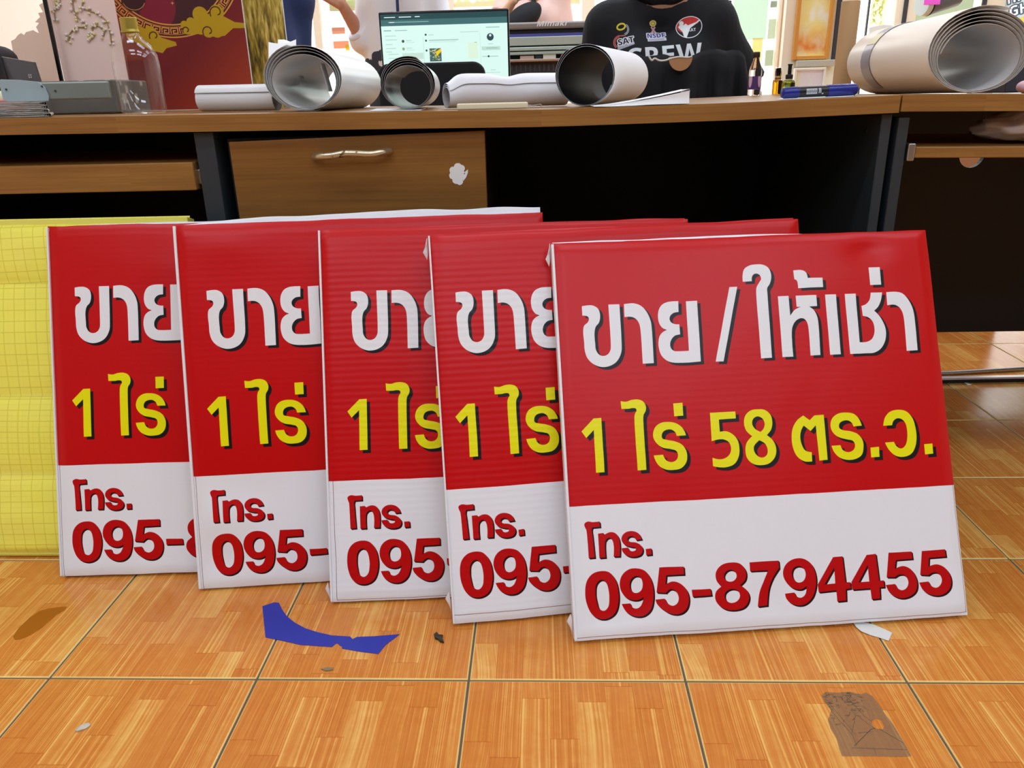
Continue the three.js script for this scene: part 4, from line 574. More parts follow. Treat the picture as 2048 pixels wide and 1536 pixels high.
{
  const l = at(213, 0, -2.03), r = at(484, 0, -2.03), up = at(350, -122, -2.03).y;   // 560 canvas px above the photo's top edge
  const g = board('festive_poster', 'red poster board with gold ring, key pattern and clouds', 'poster', l.x, r.x, up, -2.03, festive);
  const goldMap = pixels(512, 768, (u, v) => { const t = fbm(u * 26, v * 9, 4), f = fbm(u * 60, v * 22, 8), top = smooth(0.25, 0.6, v); const k = clamp(t * 1.1 + (f - 0.5) * 0.9); return [mix(mix(60, 250, k), mix(130, 255, k), top), mix(mix(52, 200, k), mix(96, 232, k), top), mix(mix(34, 90, k * k), mix(40, 150, k * k), top)]; });
  const a = at(405, 0, -2.085), b = at(565, 0, -2.085); board('gold_poster', 'golden sparkling poster board standing behind the red festive board', 'poster', a.x, b.x, at(500, -150, -2.085).y, -2.085, goldMap);
  // pink board with golden twigs and pearls
  const c = at(96, 0, -1.96), d = at(228, 0, -1.96), pk = board('pink_display_board', 'pale pink decorative panel with golden twigs and pearls', 'panel', c.x, d.x, at(150, -110, -1.96).y, -1.96, null);
  pk.children[0].material = mat('#fbdccf', 0.5);
  const twig = mat('#b39a78', 0.4, { metalness: 0.3 }), pearl = [mat('#f0e6a8', 0.25), mat('#f3e4de', 0.25)], cx = (c.x + d.x) / 2, by = pk.position.y, R = rng(8);
  for (const line of [[[116, 0], [112, 10], [108, 22], [110, 40]], [[144, 0], [147, 20], [155, 34], [166, 46], [168, 54], [155, 54], [145, 60], [138, 70], [137, 80]], [[165, 0], [165, 15], [180, 22], [196, 28], [210, 40], [218, 60], [222, 85]], [[183, 68], [185, 56], [192, 51], [202, 56], [208, 62], [206, 72]], [[178, 74], [183, 68], [186, 72]], [[118, 0], [116, 8], [112, 5]]]) {
    const pts = line.map(([a, b]) => { const p = at(a, b, -1.955); return V(p.x - cx, p.y - by, 0.0035); });
    part('twig', tube(pts, 0.0016, 30, 6), twig, pk);
    pts.forEach((p, i) => { for (let k = 0; k < 3; k++) { const s = new THREE.SphereGeometry(0.0022 + R() * 0.0014, 10, 8); s.translate(p.x + (R() - 0.5) * 0.014, p.y + (R() - 0.5) * 0.014, 0.0055); part('pearl', s, pearl[(i + k) % 2], pk); } });
  }
  const k0 = at(82, -60, -1.93), k1 = at(121, 150, -1.93); const post = thing('black_post', 'thin black metal post left of the pink panel', 'post', [k1.x, topY(k1.x), -1.93]); const hh = k0.y - post.position.y;
  part('shaft', box(0.0085, hh, 0.006, 0, hh / 2 + 0.0006, 0, 0.001), M.blackGloss, post); part('foot', box(0.05, 0.003, 0.05, 0, 0.002, 0, 0.001), M.blackGloss, post);
  // peach board with a torn top
  const s0 = at(16, 90, -2.0), s1 = at(104, 90, -2.0), tear = [[22, 82], [30, 78], [36, 70], [42, 66], [48, 70], [52, 64], [60, 62], [66, 60], [72, 64], [78, 66], [72, 54], [78, 46], [70, 44], [80, 34], [76, 26], [86, 24], [78, 10], [88, 4], [86, -8], [100, -10]].map(([a, b]) => { const p = at(a, b, -2.0); return [p.x, p.y]; });
  const yb = topY(s0.x) + 0.0006, tg = slab([[s0.x, yb], [s1.x, yb], ...tear.reverse()], 0.004, 0); tg.translate(0, 0, -2.004);
  tag(part('torn_board', tg, mat('#fcdcc4', 0.7)), 'peach cardboard with a torn jagged top, left of the black post', 'cardboard');
}
{ // dark bag at the left edge
  const a = at(-14, 80, -1.84), y = topY(-1.2), g = thing('dark_bag', 'dark rounded bag at the left edge of the counter', 'bag', [a.x - 0.04, y + 0.0005, -1.84]);
  part('pouch', box(0.16, 0.145, 0.08, 0, 0.0725, 0, 0.035), mat('#28201f', 0.75), g);
  part('strap', tube([[-0.04, 0.135, 0], [-0.03, 0.175, 0], [0.02, 0.175, 0], [0.035, 0.135, 0]], 0.006, 24, 8), M.black, g);
}

// ---------------------------------------------------------------- behind the counter: work desk, monitors, chairs, printer
{
  const d = thing('work_desk', 'dark work desk that carries the two monitors', 'desk', [0.1, 0, -3.3]);
  part('desktop', span(-0.85, 1.35, 0.69, 0.715, -0.36, 0.36), mat('#4a4038', 0.5), d);
  for (const x of [-0.83, 0.1, 1.33]) part('side_panel', span(x - 0.01, x + 0.01, 0, 0.69, -0.34, 0.34), M.carcass, d);
}
function monitor(label, l, r, top, z, map, glow) {
  const a = at(l, 40, z), b = at(r, 40, z), y1 = at((l + r) / 2, top, z).y, w = b.x - a.x, h = w * 0.575, y0 = 0.7155, g = thing('monitor', label, 'monitor', [(a.x + b.x) / 2, y0, z], 0, 'monitors on the work desk'), c = y1 - h / 2 - y0;
  part('housing', box(w, h, 0.028, 0, c, -0.016, 0.006), M.blackGloss, g);
  const s = new THREE.PlaneGeometry(w - 0.014, h - 0.018); s.translate(0, c, -0.0012); part('screen', s, new THREE.MeshStandardMaterial({ color: '#050607', roughness: 0.3, emissive: '#ffffff', emissiveMap: map, emissiveIntensity: glow }), g);
  part('stand', span(-0.03, 0.03, 0.008, c, -0.06, -0.03, 0.004), M.black, g); part('base', span(-0.12, 0.12, 0.0005, 0.012, -0.14, 0.03, 0.005), M.black, g);
  const light = new THREE.RectAreaLight('#dffcf2', 0.5 * glow, w - 0.014, h - 0.018); light.position.set(0, c, 0.002); light.rotation.y = Math.PI; light.castShadow = true; g.add(light);
}
const chatScreen = canvas(1024, 576, (c, w, h) => {
  c.fillStyle = '#d6f5ec'; c.fillRect(0, 0, w, h); c.fillStyle = '#24474a'; c.fillRect(0, 0, w, 48); c.fillStyle = '#3f6a6c'; c.fillRect(0, 42, w, 46);
  const R = rng(5), ln = (x, y, n, col = '#a9cfc6', t = 5) => { c.fillStyle = col; c.fillRect(x, y, n, t); };
  ln(30, 20, 90, '#dff3ee', 6); ln(150, 20, 100, '#e8f7f4', 6); ln(280, 20, 40, '#e8f7f4', 6); ln(60, 58, 330, '#8fb8b6', 5); ln(70, 58, 40, '#dff3ee', 6);
  ln(20, 120, 60, '#5d7f80'); ln(110, 120, 100, '#8aa9a6'); [160, 190, 225, 255, 280, 300, 330, 355, 380, 405].forEach((y, i) => ln(20 + (i > 4 ? 25 : 8), y, 40 + R() * 70));
  for (let i = 0; i < 5; i++) { c.fillStyle = ['#4b4a44', '#8fa37a', '#2c4244', '#56706c', '#3d5052'][i]; c.beginPath(); c.arc(172, 205 + i * 58, 11, 0, 7); c.fill(); ln(196, 198 + i * 58, 44); ln(196, 212 + i * 58, 70, '#c2e2d8'); }
  c.fillStyle = '#c4ddd2'; c.fillRect(160, 296, 172, 48); c.fillRect(336, 180, 4, 330);
  for (const y of [160, 205, 280, 420]) { c.fillStyle = '#2f4a4c'; c.beginPath(); c.arc(360, y, 8, 0, 7); c.fill(); } ln(384, 160, 40); ln(384, 200, 240, '#9cc0b8', 7); ln(384, 214, 220, '#c0dfd2');
  const pic = (x, y, pw, ph) => { c.fillStyle = '#44605c'; c.fillRect(x, y, pw, ph); for (let i = 0; i < 60; i++) { c.fillStyle = ['#f2d23a', '#e9efe6', '#2e3f3c', '#c9b23a', '#6c8a6a'][Math.floor(R() * 5)]; const q = R(); c.fillRect(x + R() * (pw - 14), y + R() * (ph - 8), 6 + R() * 10, 3 + R() * 5); } c.fillStyle = '#f0c81e'; c.beginPath(); c.moveTo(x + pw * 0.55, y + ph * 0.25); c.lineTo(x + pw, y); c.lineTo(x + pw, y + ph * 0.25); c.lineTo(x + pw * 0.6, y + ph * 0.6); c.fill(); };
  pic(384, 265, 96, 100); pic(388, 395, 94, 46); c.fillStyle = '#6fb04a'; c.fillRect(754, 226, 20, 10); c.fillStyle = '#d9efd6'; c.fillRect(700, 230, 80, 120);
  ln(640, 145, 150, '#b5d6cc'); c.fillStyle = '#bcd8ce'; c.fillRect(800, 150, 2, 360); c.fillStyle = '#32494b'; c.beginPath(); c.arc(884, 190, 28, 0, 7); c.fill(); c.fillStyle = '#c9e6de'; c.beginPath(); c.arc(884, 178, 10, 0, 7); c.fill(); ln(850, 115, 110, '#88a9a4'); ln(866, 240, 40); c.fillStyle = '#bcd9cd'; c.fillRect(812, 262, 150, 28); ln(850, 272, 90, '#8fb2aa'); ln(815, 335, 130, '#9dbfb6'); c.fillStyle = '#32494b'; c.beginPath(); c.arc(866, 337, 8, 0, 7); c.fill(); ln(880, 440, 40); ln(830, 460, 130, '#b7d8cd');
});
const darkScreen = canvas(1024, 576, (c, w, h) => {
  c.fillStyle = '#44514f'; c.fillRect(0, 0, w, h); c.fillStyle = '#2f3a39'; c.fillRect(0, 0, w, 30); c.fillRect(0, 0, 80, h); c.fillRect(w - 170, 0, 170, h); c.fillStyle = '#8fa39c'; c.fillRect(0, 74, w, 3); const R = rng(2);
  for (let i = 0; i < 34; i++) { c.fillStyle = '#b9c8c2'; c.fillRect(20 + i * 29, 12 + R() * 6, 8 + R() * 10, 5); c.fillRect(20 + i * 29, 46, 6 + R() * 14, 8); } for (let i = 0; i < 40; i++) { c.fillStyle = '#9fb1aa'; c.fillRect(w - 150 + R() * 130, 90 + R() * 450, 5 + R() * 30, 4); c.fillRect(18 + R() * 40, 90 + R() * 450, 14, 10); }
  c.fillStyle = '#e8eeeb'; c.beginPath(); c.arc(100, 44, 8, 0, 7); c.fill();
});
monitor('monitor showing a pale chat page beside the white shirted person', 757, 1018, 20, -3.15, chatScreen, 0.95);
monitor('monitor with a dark editing program in front of the seated person', 1191, 1462, 4, -3.15, darkScreen, 0.6);
function officeChair(label, x, z, topPx, pxX, w) {
  const g = thing('office_chair', label, 'chair', [x, 0, z], 0, 'black office chairs behind the counter'), top = at(pxX, topPx, z + 0.06).y, h = 0.4;
  const back = slab(roundRect(w, h, 0.03, 0, top - h / 2), 0.03, 0.006); back.translate(0, 0, 0.02); part('backrest', back, M.rubber, g);
  part('seat', box(0.46, 0.07, 0.44, 0, 0.445, -0.22, 0.03), M.rubber, g); part('back_support', span(-0.035, 0.035, 0.4, top - 0.1, 0.0, 0.018, 0.004), M.black, g);
  part('gas_lift', rod([0, 0.1, -0.2], [0, 0.41, -0.2], 0.025), M.black, g);
  for (let k = 0; k < 5; k++) { const a = k * 1.2566 + 0.3, e = V(0.27 * Math.cos(a), 0.075, -0.2 + 0.27 * Math.sin(a)), leg = part('leg', rod([0, 0.11, -0.2], e.toArray(), 0.022, 0.014), M.black, g); const c = new THREE.CylinderGeometry(0.028, 0.028, 0.03, 18); c.rotateZ(Math.PI / 2); c.translate(e.x, 0.0285, e.z); part('caster', c, M.black, leg); part('caster_stem', rod([e.x, 0.03, e.z], [e.x, 0.08, e.z], 0.008), M.black, leg); }
  return g;
}
const seatX = at(1330, 100, -2.62).x;
officeChair('empty black office chair in front of the chat monitor', at(866, 140, -2.62).x, -2.62, 129, 866, at(970, 140, -2.56).x - at(762, 140, -2.56).x);
officeChair('black office chair under the seated person, covered by a jacket', seatX, -2.58, 118, 1335, 0.36);
{ // jacket over the second chair
  const g = thing('draped_jacket', 'black jacket draped over the chair of the seated person', 'jacket'), zf = -2.495;
  const line = [[1193, 104], [1215, 100], [1240, 103], [1268, 108], [1290, 115], [1310, 113], [1328, 110], [1345, 116], [1370, 118], [1388, 112], [1402, 105], [1420, 101], [1436, 100], [1452, 104], [1464, 102], [1478, 103], [1488, 112], [1494, 150]].map(([a, b]) => at(a, b, zf)), n = line.length - 1;
  const top = (u) => { const t = u * n, i = Math.min(n - 1, Math.floor(t)); return line[i].clone().lerp(line[i + 1], t - i); };
  const fold = (u, v) => 0.012 * Math.sin(u * 26 + 0.6) * v + 0.006 * Math.sin(u * 61 + 2) * v + 0.01 * (fbm(u * 6, v * 3, 3) - 0.5);
  part('cloth', thickSheet((u, v) => { const p = top(u); if (v < 0.25) { const t = v / 0.25; return V(p.x, p.y - 0.12 * (1 - t) ** 1.2 - 0.002, zf - 0.085 + 0.075 * Math.sin(t * Math.PI / 2)); } const t = (v - 0.25) / 0.75; return V(p.x + (u - 0.5) * 0.02 * t, p.y - t * (p.y - 0.5) , zf + fold(u, Math.min(1, t * 3)) + 0.012 * Math.sin(Math.min(1, t * 6) * Math.PI / 2)); }, 60, 36, 0.003), mat('#0c0e12', 0.85, { sheen: 0.4, sheenColor: '#394048', sheenRoughness: 0.5 }), g);
  const c = at(1361, 114, zf + 0.03), half = []; for (let i = 0; i <= 20; i++) { const a = Math.PI + i * Math.PI / 20; half.push([c.x + 0.0335 * Math.cos(a), c.y + 0.037 * Math.sin(a)]); }
  const hg = slab(half, 0.003, 0.0008); hg.translate(0, 0, zf + 0.03); part('round_label', hg, mat('#c48d5c', 0.7), g).userData.label = 'half round tan patch';
  part('drawstring', tube([[1297, 112], [1304, 121], [1309, 117], [1318, 121], [1330, 121], [1342, 117], [1358, 114], [1376, 115], [1384, 113]].map(([a, b]) => at(a, b, zf + 0.034)), 0.0026, 60, 8), mat('#e6e0d4', 0.7), g);
}
{ // wide format printer
  const z = -4.72, P = (a, b) => at(a, b, z), x0 = P(737, 90).x, x1 = P(1235, 90).x, Y = (b) => P(1100, b).y, g = thing('wide_printer', 'wide grey format printer with lettering behind the monitors', 'printer', [(x0 + x1) / 2, 0, z]), w = x1 - x0, grey = mat('#8d857f', 0.5), mint = mat('#b6c4b6', 0.45);
  part('top_cover', box(w, Y(43) - Y(57), 0.34, 0, (Y(43) + Y(57)) / 2, -0.17, 0.012), grey, g);
  part('dark_slot', box(w - 0.05, Y(57) - Y(67), 0.30, 0, (Y(57) + Y(67)) / 2, -0.18, 0.002), M.carcass, g);
  part('blue_rail', box(w - 0.05, Y(66) - Y(72.5), 0.30, 0, (Y(66) + Y(72.5)) / 2, -0.165, 0.002), mat('#5a58b0', 0.35), g);
  part('front_cover', box(w - 0.05, Y(72.5) - Y(90), 0.34, 0, (Y(72.5) + Y(90)) / 2, -0.165, 0.004), mint, g);
  part('paper_guide', box(w - 0.05, Y(93) - Y(100), 0.34, 0, (Y(93) + Y(100)) / 2, -0.16, 0.004), mint, g);
  part('lower_guide', box(w - 0.05, Y(102) - Y(108), 0.34, 0, (Y(102) + Y(108)) / 2, -0.165, 0.004), mint, g);
  part('inner_body', box(w - 0.07, Y(60) - Y(120), 0.28, 0, (Y(60) + Y(120)) / 2, -0.2, 0.002), M.carcass, g);
  part('ledge', box(w - 0.05, 0.012, 0.36, 0, Y(120), -0.13, 0.003), mat('#b5a08c', 0.6), g);
  part('roll_cover', box(w - 0.06, Y(121) - Y(160), 0.30, 0, (Y(121) + Y(160)) / 2, -0.16, 0.004), mat('#3a3d42', 0.55), g);
  for (let i = 0; i < 26; i++) part('vent_rib', box(0.010, Y(128) - Y(142), 0.006, -w / 2 + 0.72 + i * 0.026, (Y(128) + Y(142)) / 2, -0.008, 0.001), mat('#4b4f56', 0.5), g);
  part('end_housing', box(0.085, Y(55) - Y(116), 0.40, -w / 2 + 0.03, (Y(55) + Y(116)) / 2, -0.15, 0.02), mat('#a89a88', 0.5), g);
  part('end_housing', box(0.14, Y(43) - Y(122), 0.40, w / 2 - 0.06, (Y(43) + Y(122)) / 2, -0.15, 0.02), grey, g);
  for (const s of [-1, 1]) { part('leg', span(s * (w / 2 - 0.14) - 0.03, s * (w / 2 - 0.14) + 0.03, 0.05, Y(158), -0.22, -0.14), M.frameDark, g); part('foot', span(s * (w / 2 - 0.14) - 0.035, s * (w / 2 - 0.14) + 0.035, 0, 0.05, -0.42, 0.08), M.frameDark, g); }
  const font = await new FontLoader().loadAsync('fonts/droid/droid_sans_bold.typeface.json'), t = new TextGeometry('Mimaki', { font, size: 0.026, depth: 0.002, curveSegments: 3 }); t.computeBoundingBox(); t.scale(1.28, 1, 1);
  { const p = t.attributes.position; for (let i = 0; i < p.count; i++) p.setX(i, p.getX(i) + p.getY(i) * 0.35); } const q = P(1072, 53); t.translate(q.x - (x0 + x1) / 2, q.y, 0.0005); part('lettering', t, mat('#ffffff', 0.4), g);
  for (const [a, b, c, col, nm] of [[1040, 1068, 7, '#d9b7a8', 'ink box, pink, on the printer ledge'], [1086, 1112, 9, '#f4efdc', 'white carton on the printer ledge'], [1070, 1084, 8, '#20262a', 'black jar on the printer ledge'], [1122, 1138, 8, '#c83a3a', 'small red carton on the printer ledge']]) { const u = P(a, 115), v = P(b, 115); tag(part('ink_carton', span(u.x, v.x, Y(120) + 0.0065, Y(120) + 0.0065 + c * 0.0028, z - 0.06, z - 0.01, 0.003), mat(col, 0.6)), nm, 'carton'); }
}

// ---------------------------------------------------------------- people
// surface of a field of tapered limbs joined smoothly; a limb is [a, b, ra, rb, cut?] with points as arrays
function bodyMesh(limbs, cell, blend, off = 0) {
  const lo = [9, 9, 9], hi = [-9, -9, -9]; for (const [a, b, ra, rb] of limbs) for (let k = 0; k < 3; k++) { lo[k] = Math.min(lo[k], a[k] - ra, b[k] - rb); hi[k] = Math.max(hi[k], a[k] + ra, b[k] + rb); }
  const H = Math.max(hi[0] - lo[0], hi[1] - lo[1], hi[2] - lo[2]) / 2 + off + cell * 4 + 0.01, c = [0, 1, 2].map((k) => (lo[k] + hi[k]) / 2), N = Math.min(190, Math.ceil(2 * H / cell)), mc = new MarchingCubes(N, new THREE.MeshBasicMaterial(), false, false, 160000), half = N / 2;
  mc.isolation = 0; const F = mc.field;
  const pre = limbs.map(([a, b, ra, rb, cut]) => ({ a, d: [b[0] - a[0], b[1] - a[1], b[2] - a[2]], l: (b[0] - a[0]) ** 2 + (b[1] - a[1]) ** 2 + (b[2] - a[2]) ** 2 || 1e-9, ra: ra + off, rb: rb + off, cut }));
  for (let k = 0; k < N; k++) for (let j = 0; j < N; j++) for (let i = 0; i < N; i++) {
    const x = c[0] + (i - half) / half * H, y = c[1] + (j - half) / half * H, z = c[2] + (k - half) / half * H; let m = 9;
    if (x < lo[0] - off - 0.04 || x > hi[0] + off + 0.04 || z < lo[2] - off - 0.04 || z > hi[2] + off + 0.04) { F[i + j * N + k * N * N] = -1; continue; }
    for (const q of pre) {
      const px_ = x - q.a[0], py_ = y - q.a[1], pz_ = z - q.a[2]; let t = (px_ * q.d[0] + py_ * q.d[1] + pz_ * q.d[2]) / q.l; const raw = t; t = t < 0 ? 0 : t > 1 ? 1 : t;
      const ex = px_ - t * q.d[0], ey = py_ - t * q.d[1], ez = pz_ - t * q.d[2]; let d = Math.sqrt(ex * ex + ey * ey + ez * ez) - (q.ra + (q.rb - q.ra) * t);
      if (q.cut) d = Math.max(d, (raw - 1) * Math.sqrt(q.l));
      const h = clamp(0.5 + 0.5 * (m - d) / blend); m = m * (1 - h) + d * h - blend * h * (1 - h);
    }
    F[i + j * N + k * N * N] = -m;
  }
  mc.update(); const n = mc.count, g = new THREE.BufferGeometry(), P = new Float32Array(mc.positionArray.subarray(0, n * 3)); for (let i = 0; i < n; i++) for (let k = 0; k < 3; k++) P[i * 3 + k] = c[k] + P[i * 3 + k] * H;
  g.setAttribute('position', new THREE.BufferAttribute(P, 3)); const s = mergeVertices(g, 1e-5); s.computeVertexNormals();
  // turn the faces outwards
  { const p = s.attributes.position, nn = s.attributes.normal; let v = 0; for (let i = 0; i < p.count; i++) v += (p.getX(i) - c[0]) * nn.getX(i) + (p.getY(i) - c[1]) * nn.getY(i) + (p.getZ(i) - c[2]) * nn.getZ(i); if (v < 0) { const I = s.index.array; for (let i = 0; i < I.length; i += 3) { const t = I[i]; I[i] = I[i + 1]; I[i + 1] = t; } s.computeVertexNormals(); } }
  return s;
}
const vec = (a) => V(...a), arr = (v) => [v.x, v.y, v.z];
// palm, four fingers of different lengths with bends and a thumb from the side of the palm
function handLimbs(wrist, dir, back, thumbSide, curl = 0.5) {
  const d = vec(dir).normalize(), n = vec(back).normalize(), s = d.clone().cross(n).normalize().multiplyScalar(thumbSide), w = vec(wrist), o = [], P = (f, t, b) => arr(w.clone().addScaledVector(d, f).addScaledVector(s, t).addScaledVector(n, b));
  for (const t of [-0.028, -0.01, 0.01, 0.028]) o.push([P(0, t * 0.6, 0), P(0.085, t, 0), 0.015, 0.0115]);
  [[0.029, 0.07], [0.0105, 0.078], [-0.0095, 0.073], [-0.028, 0.058]].forEach(([t, L], i) => { let q = w.clone().addScaledVector(d, 0.085).addScaledVector(s, t), a = 0.2 + curl * 0.4; for (const [k, r] of [[0.44, 0.0095], [0.32, 0.0088], [0.24, 0.0078]]) { const e = q.clone().addScaledVector(d, Math.cos(a) * L * k).addScaledVector(n, -Math.sin(a) * L * k).addScaledVector(s, t * 0.12); o.push([arr(q), arr(e), r, r * 0.93]); q = e; a += curl * 0.75; } });
  let q = w.clone().addScaledVector(d, 0.025).addScaledVector(s, 0.026), a = 0.75; for (const [L, r] of [[0.042, 0.0125], [0.032, 0.0102], [0.025, 0.009]]) { const e = q.clone().addScaledVector(d, Math.cos(a) * L).addScaledVector(s, Math.sin(a) * L).addScaledVector(n, -L * 0.35); o.push([arr(q), arr(e), r, r * 0.9]); q = e; a -= 0.3; }
  return o;
}
// P: joints relative to the base; facing is +1 when the face looks towards +z
function person(label, pos, J, o) {
  const g = thing('person', label, 'person', pos), skin = mat(o.skin ?? '#c08a68', 0.55), f = o.facing ?? 1, h = J.head;
  const arm = (s) => [[J['sh' + s], J['el' + s], 0.047, 0.039], [J['el' + s], J['wr' + s], 0.041, 0.026]], leg = (s) => [[J['hip' + s], J['kn' + s], 0.078, 0.054], [J['kn' + s], J['an' + s], 0.054, 0.036], [J['an' + s], J['toe' + s], 0.038, 0.028]];
  const tr = (a, dx, dy = 0, dz = 0) => [a[0] + dx, a[1] + dy, a[2] + dz];
  const torso = [[tr(J.hip, -0.07), tr(J.chest, -0.075), 0.105, 0.108], [tr(J.hip, 0.07), tr(J.chest, 0.075), 0.105, 0.108], [tr(J.chest, -0.08), J.shL, 0.09, 0.055], [tr(J.chest, 0.08), J.shR, 0.09, 0.055], [J.shL, J.neck, 0.05, 0.045], [J.shR, J.neck, 0.05, 0.045]];
  const headL = [[J.neck, tr(h, 0, -0.06, -0.01 * f), 0.055, 0.055], [tr(h, 0, 0.03, -0.012 * f), tr(h, 0, -0.035, 0.012 * f), 0.086, 0.07], [tr(h, 0, -0.05, 0.02 * f), tr(h, 0, -0.075, 0.045 * f), 0.055, 0.035]];
  let bodyG = bodyMesh([...torso, ...headL.slice(0, 2), ...arm('L'), ...arm('R'), ...leg('L'), ...leg('R')], 0.0135, 0.035);
  const face = bodyMesh([...headL, [tr(h, 0, 0.005, 0.078 * f), tr(h, 0, -0.022, 0.102 * f), 0.009, 0.014], [tr(h, -0.08, 0.005, -0.005 * f), tr(h, -0.086, -0.025, 0), 0.012, 0.009], [tr(h, 0.08, 0.005, -0.005 * f), tr(h, 0.086, -0.025, 0), 0.012, 0.009], [tr(h, -0.018, -0.056, 0.078 * f), tr(h, 0.018, -0.056, 0.078 * f), 0.008, 0.008]], 0.004, 0.014);
  const hands = ['L', 'R'].map((s) => bodyMesh([[J['el' + s].map((v, k) => mix(v, J['wr' + s][k], 0.8)), J['wr' + s], 0.027, 0.024], ...handLimbs(J['wr' + s], o['dir' + s], o['back' + s] ?? [0, 1, 0], o['thumb' + s] ?? 1, o.curl ?? 0.5)], 0.0032, 0.007));
  part('body', merged([bodyG, face, ...hands]), skin, g);
  for (const s of [-1, 1]) { const e = new THREE.SphereGeometry(0.011, 14, 10); e.translate(h[0] + s * 0.03, h[1] + 0.008, h[2] + 0.072 * f); part('eye', e, mat('#f4f1ec', 0.2), g); const q = new THREE.SphereGeometry(0.006, 10, 8); q.translate(h[0] + s * 0.03, h[1] + 0.008, h[2] + 0.079 * f); part('iris', q, mat('#2a1a10', 0.2), g); }
  const mouth = new THREE.SphereGeometry(0.02, 14, 8); mouth.scale(1, 0.28, 0.4); mouth.translate(h[0], h[1] - 0.056, h[2] + 0.082 * f); part('lips', mouth, mat('#a8564c', 0.5), g);
  part('hair', bodyMesh(o.hair ?? [[tr(h, 0, 0.04, -0.028 * f), tr(h, 0, -0.03, -0.045 * f), 0.092, 0.072], [tr(h, -0.05, 0.06, 0.02 * f), tr(h, 0.05, 0.06, 0.02 * f), 0.05, 0.05]], 0.007, 0.02), mat(o.hairColor ?? '#14100e', 0.6), g);
  const sleeve = (s) => { const k = o['sleeve' + s] ?? o.sleeve ?? 0.55; const up = Math.min(1, k * 2), e = J['sh' + s].map((v, q) => mix(v, J['el' + s][q], up)), out = [[J['sh' + s], e, 0.055, k <= 0.5 ? o.sleeveEnd ?? 0.062 : 0.048, k <= 0.5]]; if (k > 0.5) out.push([J['el' + s], J['el' + s].map((v, q) => mix(v, J['wr' + s][q], (k - 0.5) * 2)), 0.047, 0.038, true]); return out; };
  const shirt = bodyMesh([...torso.slice(0, 4), [J.shL, tr(J.neck, -0.03, -0.03), 0.05, 0.04], [J.shR, tr(J.neck, 0.03, -0.03), 0.05, 0.04], ...(o.long ? [[tr(J.hip, -0.06), tr(J.hip, -0.06, -o.long), 0.12, 0.11, true], [tr(J.hip, 0.06), tr(J.hip, 0.06, -o.long), 0.12, 0.11, true]] : []), ...sleeve('L'), ...sleeve('R')], 0.011, 0.04, 0.013);
  { const p = shirt.attributes.position, n = shirt.attributes.normal, uv = new Float32Array(p.count * 2); for (let i = 0; i < p.count; i++) { const w = 0.0035 * (fbm(p.getX(i) * 16, p.getY(i) * 9 + p.getZ(i) * 7, 31) - 0.5) * 2; p.setXYZ(i, p.getX(i) + n.getX(i) * w, p.getY(i) + n.getY(i) * w, p.getZ(i) + n.getZ(i) * w); const show = n.getZ(i) > 0.05; uv[2 * i] = show ? (p.getX(i) + 0.35) / 0.7 : 0.001; uv[2 * i + 1] = show ? (p.getY(i) - 0.5) / 0.7 : 0.001; } shirt.setAttribute('uv', new THREE.BufferAttribute(uv, 2)); shirt.computeVertexNormals(); }
  part(o.shirtName ?? 'shirt', shirt, o.shirt, g);
  part('trousers', bodyMesh([[tr(J.hip, -0.06, 0.02), tr(J.hip, 0.06, 0.02), 0.115, 0.115], [J.hipL, J.knL, 0.09, 0.066], [J.hipR, J.knR, 0.09, 0.066], [J.knL, J.anL, 0.066, 0.052, true], [J.knR, J.anR, 0.066, 0.052, true]], 0.0135, 0.035, 0.008), o.trousers, g);
  for (const s of ['L', 'R']) part('shoe', bodyMesh([[J['an' + s], J['toe' + s], 0.042, 0.034], [tr(J['an' + s], 0, -0.03), tr(J['toe' + s], 0, 0.002), 0.045, 0.036]], 0.009, 0.02, 0.004), mat('#22242a', 0.6), g);
  return g;
}
const stand = (x = 0) => ({ hip: [0, 0.95, 0], chest: [0, 1.22, 0], neck: [0, 1.44, 0], head: [0, 1.585, 0.01], shL: [-0.165, 1.38, 0], shR: [0.165, 1.38, 0], elL: [-0.21, 1.1, 0], elR: [0.21, 1.1, 0], wrL: [-0.2, 0.86, 0.06], wrR: [0.2, 0.86, 0.06], hipL: [-0.09, 0.9, 0], hipR: [0.09, 0.9, 0], knL: [-0.1, 0.49, 0.01], knR: [0.1, 0.49, 0.01], anL: [-0.1, 0.09, -0.02], anR: [0.1, 0.09, -0.02], toeL: [-0.11, 0.045, 0.12], toeR: [0.11, 0.045, 0.12] });
